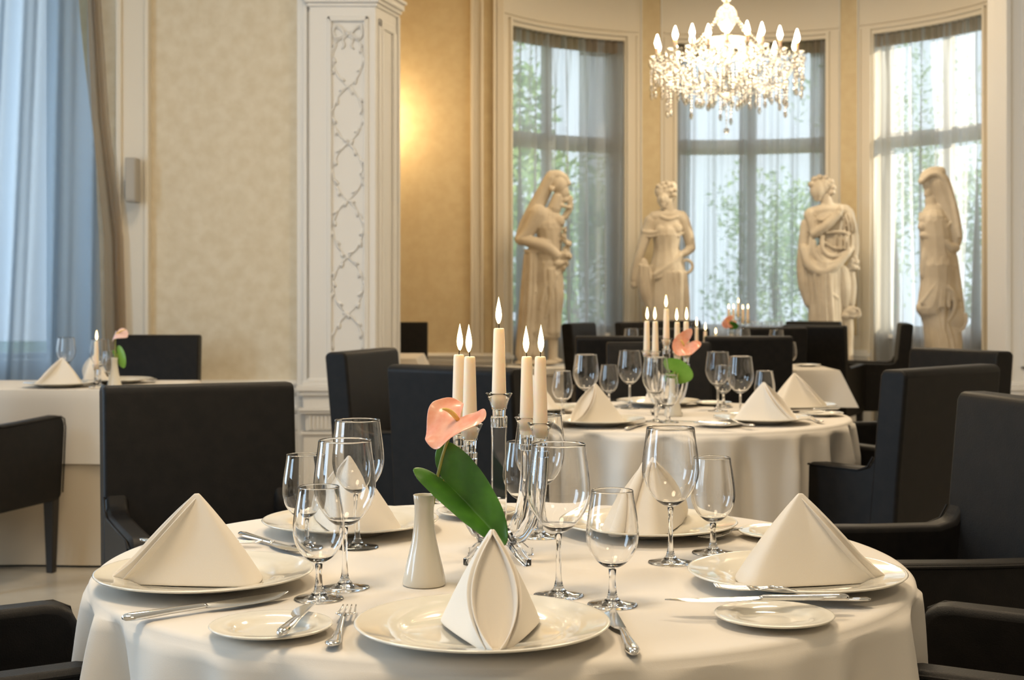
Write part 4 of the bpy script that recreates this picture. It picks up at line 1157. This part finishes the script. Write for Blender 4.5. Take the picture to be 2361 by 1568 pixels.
# ================================================================== STATUES
class Sculpt:
    def __init__(s, ox, oy, sc, Y):
        s.ox, s.oy, s.sc, s.Y, s.m = ox, oy, sc, Y, MB(); s.k = Y/FPX/sc     # metres per sketch unit
    def P(s, x, y, d=0):
        w = WP(s.ox+x/s.sc, s.oy+y/s.sc, s.Y); w.y = s.Y+d*s.k*.85; return w
    def ch(s, *nodes, flat=1.0):
        """chain of (x, y, depth, radius): a tapering rounded limb or roll of cloth"""
        pts = []; rad = []
        for (a, b) in zip(nodes, nodes[1:]):
            n = 4
            for i in range(n):
                u = i/n; pts.append([lerp(a[j], b[j], u) for j in range(4)])
        pts.append(list(nodes[-1]))
        # light smoothing of the centre line
        for _ in range(2):
            pts = [pts[0]]+[[(p[j]+q[j]*2+r[j])/4 for j in range(4)] for p, q, r in zip(pts, pts[1:], pts[2:])]+[pts[-1]]
        v = [s.P(*p[:3]) for p in pts]; r = [p[3]*s.k for p in pts]
        s.m.tube(v, r, 12); s.m.ball(v[0], r[0], 12, 8); s.m.ball(v[-1], r[-1], 12, 8)
        return s
    def el(s, x, y, d, rx, ry, rd=None, rot=0):
        rd = rd or (rx+ry)/2
        R = Matrix.Rotation(-radians(rot), 3, 'Y')
        s.m.ball(s.P(x, y, d), s.k, 18, 12, (rx, rd*.85, ry), R); return s
    def folds(s, rows, n, r, amp=0):
        """vertical folds: rows = [(y, xleft, xright, depth of front surface)]"""
        for i in range(n):
            u = (i+.5)/n; w = sin(u*pi)
            s.ch(*[(lerp(xl, xr, u)+amp*sin(i*2.1+y*.004), y, d*1.10*(w**.45), r*(.8+.5*((i*37) % 10)/10)) for (y, xl, xr, d) in rows])
        return s
    def done(s, label, feet):
        o = s.m.build('stone_statue', 'marble', angle=180)
        # origin at the feet
        base = s.P(*feet); me = o.data; me.transform(Matrix.Translation(-base)); o.location = base
        r = o.modifiers.new('skin', 'REMESH'); r.mode = 'VOXEL'; r.voxel_size = .0068; r.use_smooth_shade = True
        q = o.modifiers.new('smooth', 'SMOOTH'); q.factor = .4; q.iterations = 1
        tag(o, label, 'statue', 'stone statues standing in the bay')
        return base
def pedestal(b, w, label):
    t = thing('pedestal', label, 'pedestal', (b.x, b.y, 0), 0, 'pedestals of the statues')
    z = b.z
    MB().box(-w,w,-w,w,.0,.10).build('plinth', 'plaster', t, bevel=.01)
    MB().box(-w*.86,w*.86,-w*.86,w*.86,.10,z-.07).build('shaft', 'plaster', t, bevel=.008)
    MB().box(-w,w,-w,w,z-.07,z-.002).build('cap', 'plaster', t, bevel=.014)
# 1: veiled woman in profile carrying flowers
s = Sculpt(1180, 380, 3.267, 11.3)
s.el(360,150,0,62,75,60); s.el(385,200,0,45,62,45); s.ch((398,100,0,30),(425,140,0,22)); s.el(425,215,-4,14,14,16); s.el(300,185,-55,20,24,16); s.el(392,262,0,34,28,32)
s.ch((345,250,0,45),(320,330,0,52)); s.ch((300,95,10,52),(250,190,35,56),(180,320,50,62),(110,450,50,56),(55,560,40,36))
s.ch((300,80,0,40),(350,75,0,40),(395,95,0,30)); s.ch((440,250,15,22),(440,330,25,26),(400,390,20,26)); s.ch((330,290,-10,22),(380,310,-22,16),(436,322,-20,12))
s.ch((200,380,-20,78),(130,500,-45,52),(70,570,-50,40)); s.el(270,430,0,110,110,80); s.el(350,430,-20,52,50,60); s.ch((280,480,0,100),(290,600,0,95),(270,700,0,95))
s.ch((55,565,-55,30),(150,590,-90,42),(260,620,-95,46),(330,680,-80,38)); s.ch((60,545,-60,16),(170,560,-98,18),(280,590,-105,16)); s.ch((80,590,-60,16),(180,625,-100,20),(260,660,-110,16))
s.ch((240,560,-70,14),(330,560,-75,14),(370,565,-60,10)); s.ch((210,480,-75,12),(240,420,-80,10),(280,400,-75,8)); s.ch((300,500,-70,10),(340,470,-70,9),(370,440,-60,8))
rnd = random.Random(2)
for (x, y, r) in ((425,600,24),(405,580,22),(410,640,30),(425,690,30),(390,680,34),(370,740,34),(400,745,30),(340,745,34),(305,720,30),(380,785,26),(330,790,24),(345,690,34),(395,490,18),(392,530,20),(385,560,20),(300,690,30)):
    s.el(x, y, -50-rnd.uniform(0, 30), r, r, r); 
    for _ in range(3): s.el(x+rnd.uniform(-18,18), y+rnd.uniform(-18,18), -75-rnd.uniform(0,30), 11, 11, 11)
s.ch((160,690,10,72),(140,900,10,74),(120,1200,10,78),(100,1420,10,74)); s.ch((270,740,0,95),(255,1000,0,95),(230,1200,0,90),(215,1250,0,85))
s.ch((330,820,-30,58),(335,1000,-40,62),(320,1130,-30,55),(310,1270,-20,56)); s.ch((310,1280,0,42),(312,1400,0,36),(310,1460,0,38)); s.el(335,1475,-10,50,20,38)
s.ch((180,1250,0,50),(200,1460,0,50))
s.folds([(680,100,215,-85),(1000,80,215,-88),(1430,45,180,-80)], 4, 15); s.folds([(790,210,360,-100),(1000,215,380,-110),(1265,230,365,-80)], 6, 11, 8)
s.ch((300,830,-100,14),(240,950,-105,14),(210,1080,-95,10)); s.ch((330,830,-100,14),(290,980,-115,14),(255,1150,-100,10)); s.ch((105,650,-70,16),(160,660,-90,18),(230,650,-95,14)); s.ch((240,1282,-70,14),(300,1295,-70,14),(355,1290,-40,12))
s.el(190,1490,0,175,22,130)
b1 = s.done('pale stone statue of a veiled woman in profile holding a bunch of flowers', (195, 1510, 0))
pedestal(b1, .25, 'white pedestal under the veiled flower statue')
# 2: woman with bowed head, ring at her hip
s = Sculpt(1440, 400, 4.356, 11.95)
s.el(415,175,10,112,100,95); s.el(470,130,10,60,52,70); s.el(350,180,-30,52,62,60); s.el(385,265,-40,62,82,65); s.el(366,262,-105,13,26,14); s.el(385,318,-85,26,12,20); s.el(385,340,-60,30,18,40)
for (x, y) in ((330,130),(370,110),(420,95),(470,120),(505,170),(500,225),(440,130),(400,140),(355,150),(460,180)): s.el(x, y, -65, 24, 20, 30)
s.ch((440,300,0,58),(455,390,0,62)); s.ch((300,440,0,62),(430,420,0,75),(570,440,0,66)); s.el(420,520,0,165,130,110)
s.el(360,575,-85,58,55,50); s.el(510,560,-80,58,55,50); s.ch((260,480,0,66),(215,620,-10,60),(170,760,-20,48),(110,930,-30,42),(85,1060,-30,36)); s.el(90,1110,-35,36,50,30)
s.ch((585,470,0,68),(640,620,0,58),(665,740,0,50)); s.ch((665,750,-10,48),(610,800,-40,40),(550,815,-80,36)); s.ch((420,620,0,140),(420,760,0,125),(430,880,0,165),(430,1000,0,190),(430,1300,0,205),(430,1620,0,205),(430,1860,0,200))
s.ch((185,585,-50,22),(250,600,-80,24),(320,590,-100,20)); s.ch((190,620,-50,18),(260,640,-80,20),(320,620,-100,14)); s.ch((300,590,-105,14),(430,570,-125,14),(560,560,-90,14)); s.ch((450,590,-110,12),(520,640,-105,16),(580,600,-80,12)); s.ch((360,440,-90,14),(430,470,-105,16),(520,440,-85,12))
s.folds([(640,300,560,-110),(780,300,540,-115),(880,290,560,-140)], 7, 12, 8)
s.ch((550,830,-120,26),(430,930,-175,36),(300,1020,-165,34)); s.ch((560,860,-115,18),(450,980,-190,24),(320,1050,-180,22)); s.ch((545,840,-110,20),(520,1000,-170,18),(460,1160,-185,14))
for i in range(14): u = i/13; s.el(lerp(290,530,u), lerp(1055,930,u)+10*sin(i*1.7), lerp(-185,-160,u), 12, 16, 12)
ring = [(615+62*cos(a), 935+66*sin(a), -60, 17) for a in [2*pi*i/12 for i in range(13)]]; s.ch(*ring)
s.ch((190,900,-30,46),(190,1040,-50,72),(210,1200,-50,80),(250,1330,-40,66),(290,1450,-40,50)); s.folds([(930,120,270,-105),(1150,110,300,-110),(1380,210,330,-95)], 6, 13, 6)
s.folds([(1000,300,620,-190),(1300,290,640,-205),(1840,250,640,-200)], 8, 17, 14)
s.el(430,1880,0,235,24,180)
b2 = s.done('pale stone statue of a woman with bowed head, a ring at her hip', (430, 1906, 0))
pedestal(b2, .22, 'white pedestal under the statue with the ring')
# 3: figure looking aside, hand at the shoulder
s = Sculpt(1800, 370, 3.41, 11.8)
s.el(325,200,0,78,82,72); s.el(285,225,-25,62,84,58); s.el(238,235,-30,14,22,14); s.el(285,300,-20,34,24,34)
for (x, y) in ((260,150),(300,135),(350,140),(390,170),(405,215),(400,255),(370,190),(340,170),(235,190)): s.el(x, y, -30, 27, 24, 40)
s.ch((345,270,5,44),(370,350,5,50)); s.ch((240,420,0,52),(370,390,0,62),(500,400,0,56)); s.el(365,500,0,145,130,95); s.el(430,660,-10,135,130,100)
s.ch((225,430,-20,50),(245,500,-55,46),(255,575,-80,40)); s.ch((250,575,-85,40),(350,510,-120,34),(430,430,-120,28)); s.el(445,400,-110,28,34,26); s.ch((440,380,-105,10),(450,360,-95,9)); s.ch((460,385,-105,9),(468,365,-95,8))
s.ch((520,420,0,58),(560,560,-10,48),(572,700,-20,42),(562,760,-30,36))
for (x, y, r) in ((545,790,30),(580,800,28),(560,840,30),(530,850,24),(590,850,22),(540,820,28),(575,770,24)): s.el(x, y, -55, r, r, r)
s.ch((195,500,0,40),(185,650,10,46),(180,820,10,56),(190,980,10,56),(225,1120,10,40)); s.ch((180,700,-40,38),(210,830,-90,48),(290,890,-130,44),(400,840,-140,36),(500,740,-115,30),(540,690,-80,20))
s.ch((230,600,-70,20),(215,720,-90,20),(200,800,-80,16)); s.ch((310,600,-100,18),(300,700,-125,18),(350,760,-135,16),(440,750,-130,14),(510,700,-100,12)); s.ch((250,640,-95,14),(250,760,-115,18),(320,820,-145,16),(430,790,-145,14))
s.ch((340,575,-110,12),(430,560,-120,12),(520,580,-95,12)); s.folds([(430,420,560,-80),(500,440,580,-100),(560,440,590,-90)], 5, 9); s.folds([(600,370,560,-120),(700,360,560,-125)], 6, 9, 5); s.ch((230,450,-80,9),(300,480,-100,9),(360,440,-90,8))
s.ch((330,860,0,150),(340,1000,0,140),(350,1150,0,130),(350,1400,0,140),(350,1560,0,150)); s.ch((460,880,-30,72),(480,1000,-40,64),(490,1130,-20,50)); s.folds([(900,200,440,-150),(1050,220,440,-145),(1240,230,450,-135),(1540,230,470,-140)], 7, 14, 10)
s.ch((330,1090,-140,14),(370,1040,-150,12),(420,1080,-130,12)); s.ch((545,880,-20,36),(555,1000,-20,40),(540,1120,-20,42)); s.el(540,1190,-40,62,44,50); s.el(590,1205,-40,36,40,36); s.el(500,1220,-60,34,24,30)
for i in range(12): a = i*2*pi/12; s.el(560+45*cos(a), 1195+34*sin(a), -70, 15, 15, 15)
s.ch((520,1240,-10,48),(535,1350,-10,38),(525,1480,-10,42),(520,1560,-10,50)); s.el(390,1590,0,215,24,170)
s.el(345,770,-60,140,115,75); s.ch((270,700,-120,12),(300,780,-138,12),(380,815,-140,12)); s.ch((330,650,-118,10),(400,700,-135,10),(470,690,-118,10))
b3 = s.done('pale stone statue looking aside with one hand raised to the shoulder, fruit at its side', (390, 1612, 0))
pedestal(b3, .24, 'white pedestal under the statue with its hand at the shoulder')
# 4: hooded figure
s = Sculpt(1800, 370, 3.41, 10.8)
s.ch((1225,115,10,66),(1245,170,10,88),(1285,280,15,84),(1325,400,15,78),(1352,520,15,74),(1365,620,10,70),(1350,685,10,52)); s.ch((1105,165,-5,26),(1140,115,-5,44),(1200,95,0,50),(1255,90,0,44)); s.ch((1110,160,-35,16),(1160,110,-60,22),(1230,110,-70,26),(1300,200,-78,18),(1340,330,-82,16),(1370,480,-82,16),(1390,600,-76,16))
s.ch((1150,165,20,40),(1190,240,30,50)); s.el(1168,250,10,38,56,40); s.el(1138,270,5,12,16,12); s.ch((1185,300,20,46),(1195,370,20,54)); s.el(1205,430,0,95,95,80); s.el(1130,460,-20,52,58,56); s.el(1115,520,-30,44,46,46); s.ch((1105,430,-20,26),(1150,425,-50,20))
s.ch((1200,480,0,110),(1220,600,0,120),(1225,700,0,120),(1230,820,0,128)); s.ch((1110,590,-40,30),(1170,600,-80,38),(1240,630,-95,36),(1310,690,-85,40),(1360,690,-60,36)); s.ch((1150,470,-80,12),(1220,510,-105,14),(1280,470,-85,10)); s.ch((1200,520,-105,10),(1260,550,-105,12),(1310,500,-75,9))
s.ch((1130,600,-50,24),(1140,680,-60,28),(1150,740,-60,22)); s.ch((1150,660,-60,30),(1130,780,-40,44),(1130,900,-20,40)); s.ch((1230,820,0,135),(1235,950,0,130),(1215,1080,0,130),(1190,1160,0,118)); s.el(1115,1160,-10,54,60,60)
s.ch((1330,760,0,60),(1350,900,0,62),(1370,1050,0,62),(1390,1180,0,56)); s.ch((1350,830,-70,16),(1260,880,-125,22),(1210,940,-130,18),(1150,1030,-110,16),(1095,1120,-70,16)); s.ch((1270,740,-120,12),(1270,860,-130,12),(1250,1100,-130,14),(1255,1400,-110,14))
s.ch((1240,970,-130,18),(1310,1020,-120,22),(1370,1080,-90,16)); s.ch((1310,1040,-110,22),(1350,1120,-100,22),(1330,1200,-100,18),(1275,1280,-95,16)); s.el(1345,1240,-40,100,108,62,20)
for i in range(16): a = -.35+i*.17; s.el(1345+98*cos(a), 1245+108*sin(a), -72, 13, 13, 13)
s.folds([(700,1130,1340,-110),(900,1140,1350,-125),(1150,1130,1340,-130)], 6, 11, 10); s.ch((1200,1180,0,105),(1225,1300,0,100),(1250,1450,0,118),(1260,1620,0,125),(1260,1860,0,125)); s.ch((1340,1330,0,80),(1345,1450,0,82),(1330,1620,0,80),(1320,1860,0,90)); s.folds([(1200,1120,1300,-100),(1450,1180,1380,-110),(1840,1150,1400,-120)], 6, 13, 8)
s.el(1280,1860,0,190,26,160)
b4 = s.done('pale stone statue of a hooded figure bending forward beside the pillar', (1280, 1885, 0))
pedestal(b4, .21, 'white pedestal under the hooded statue')
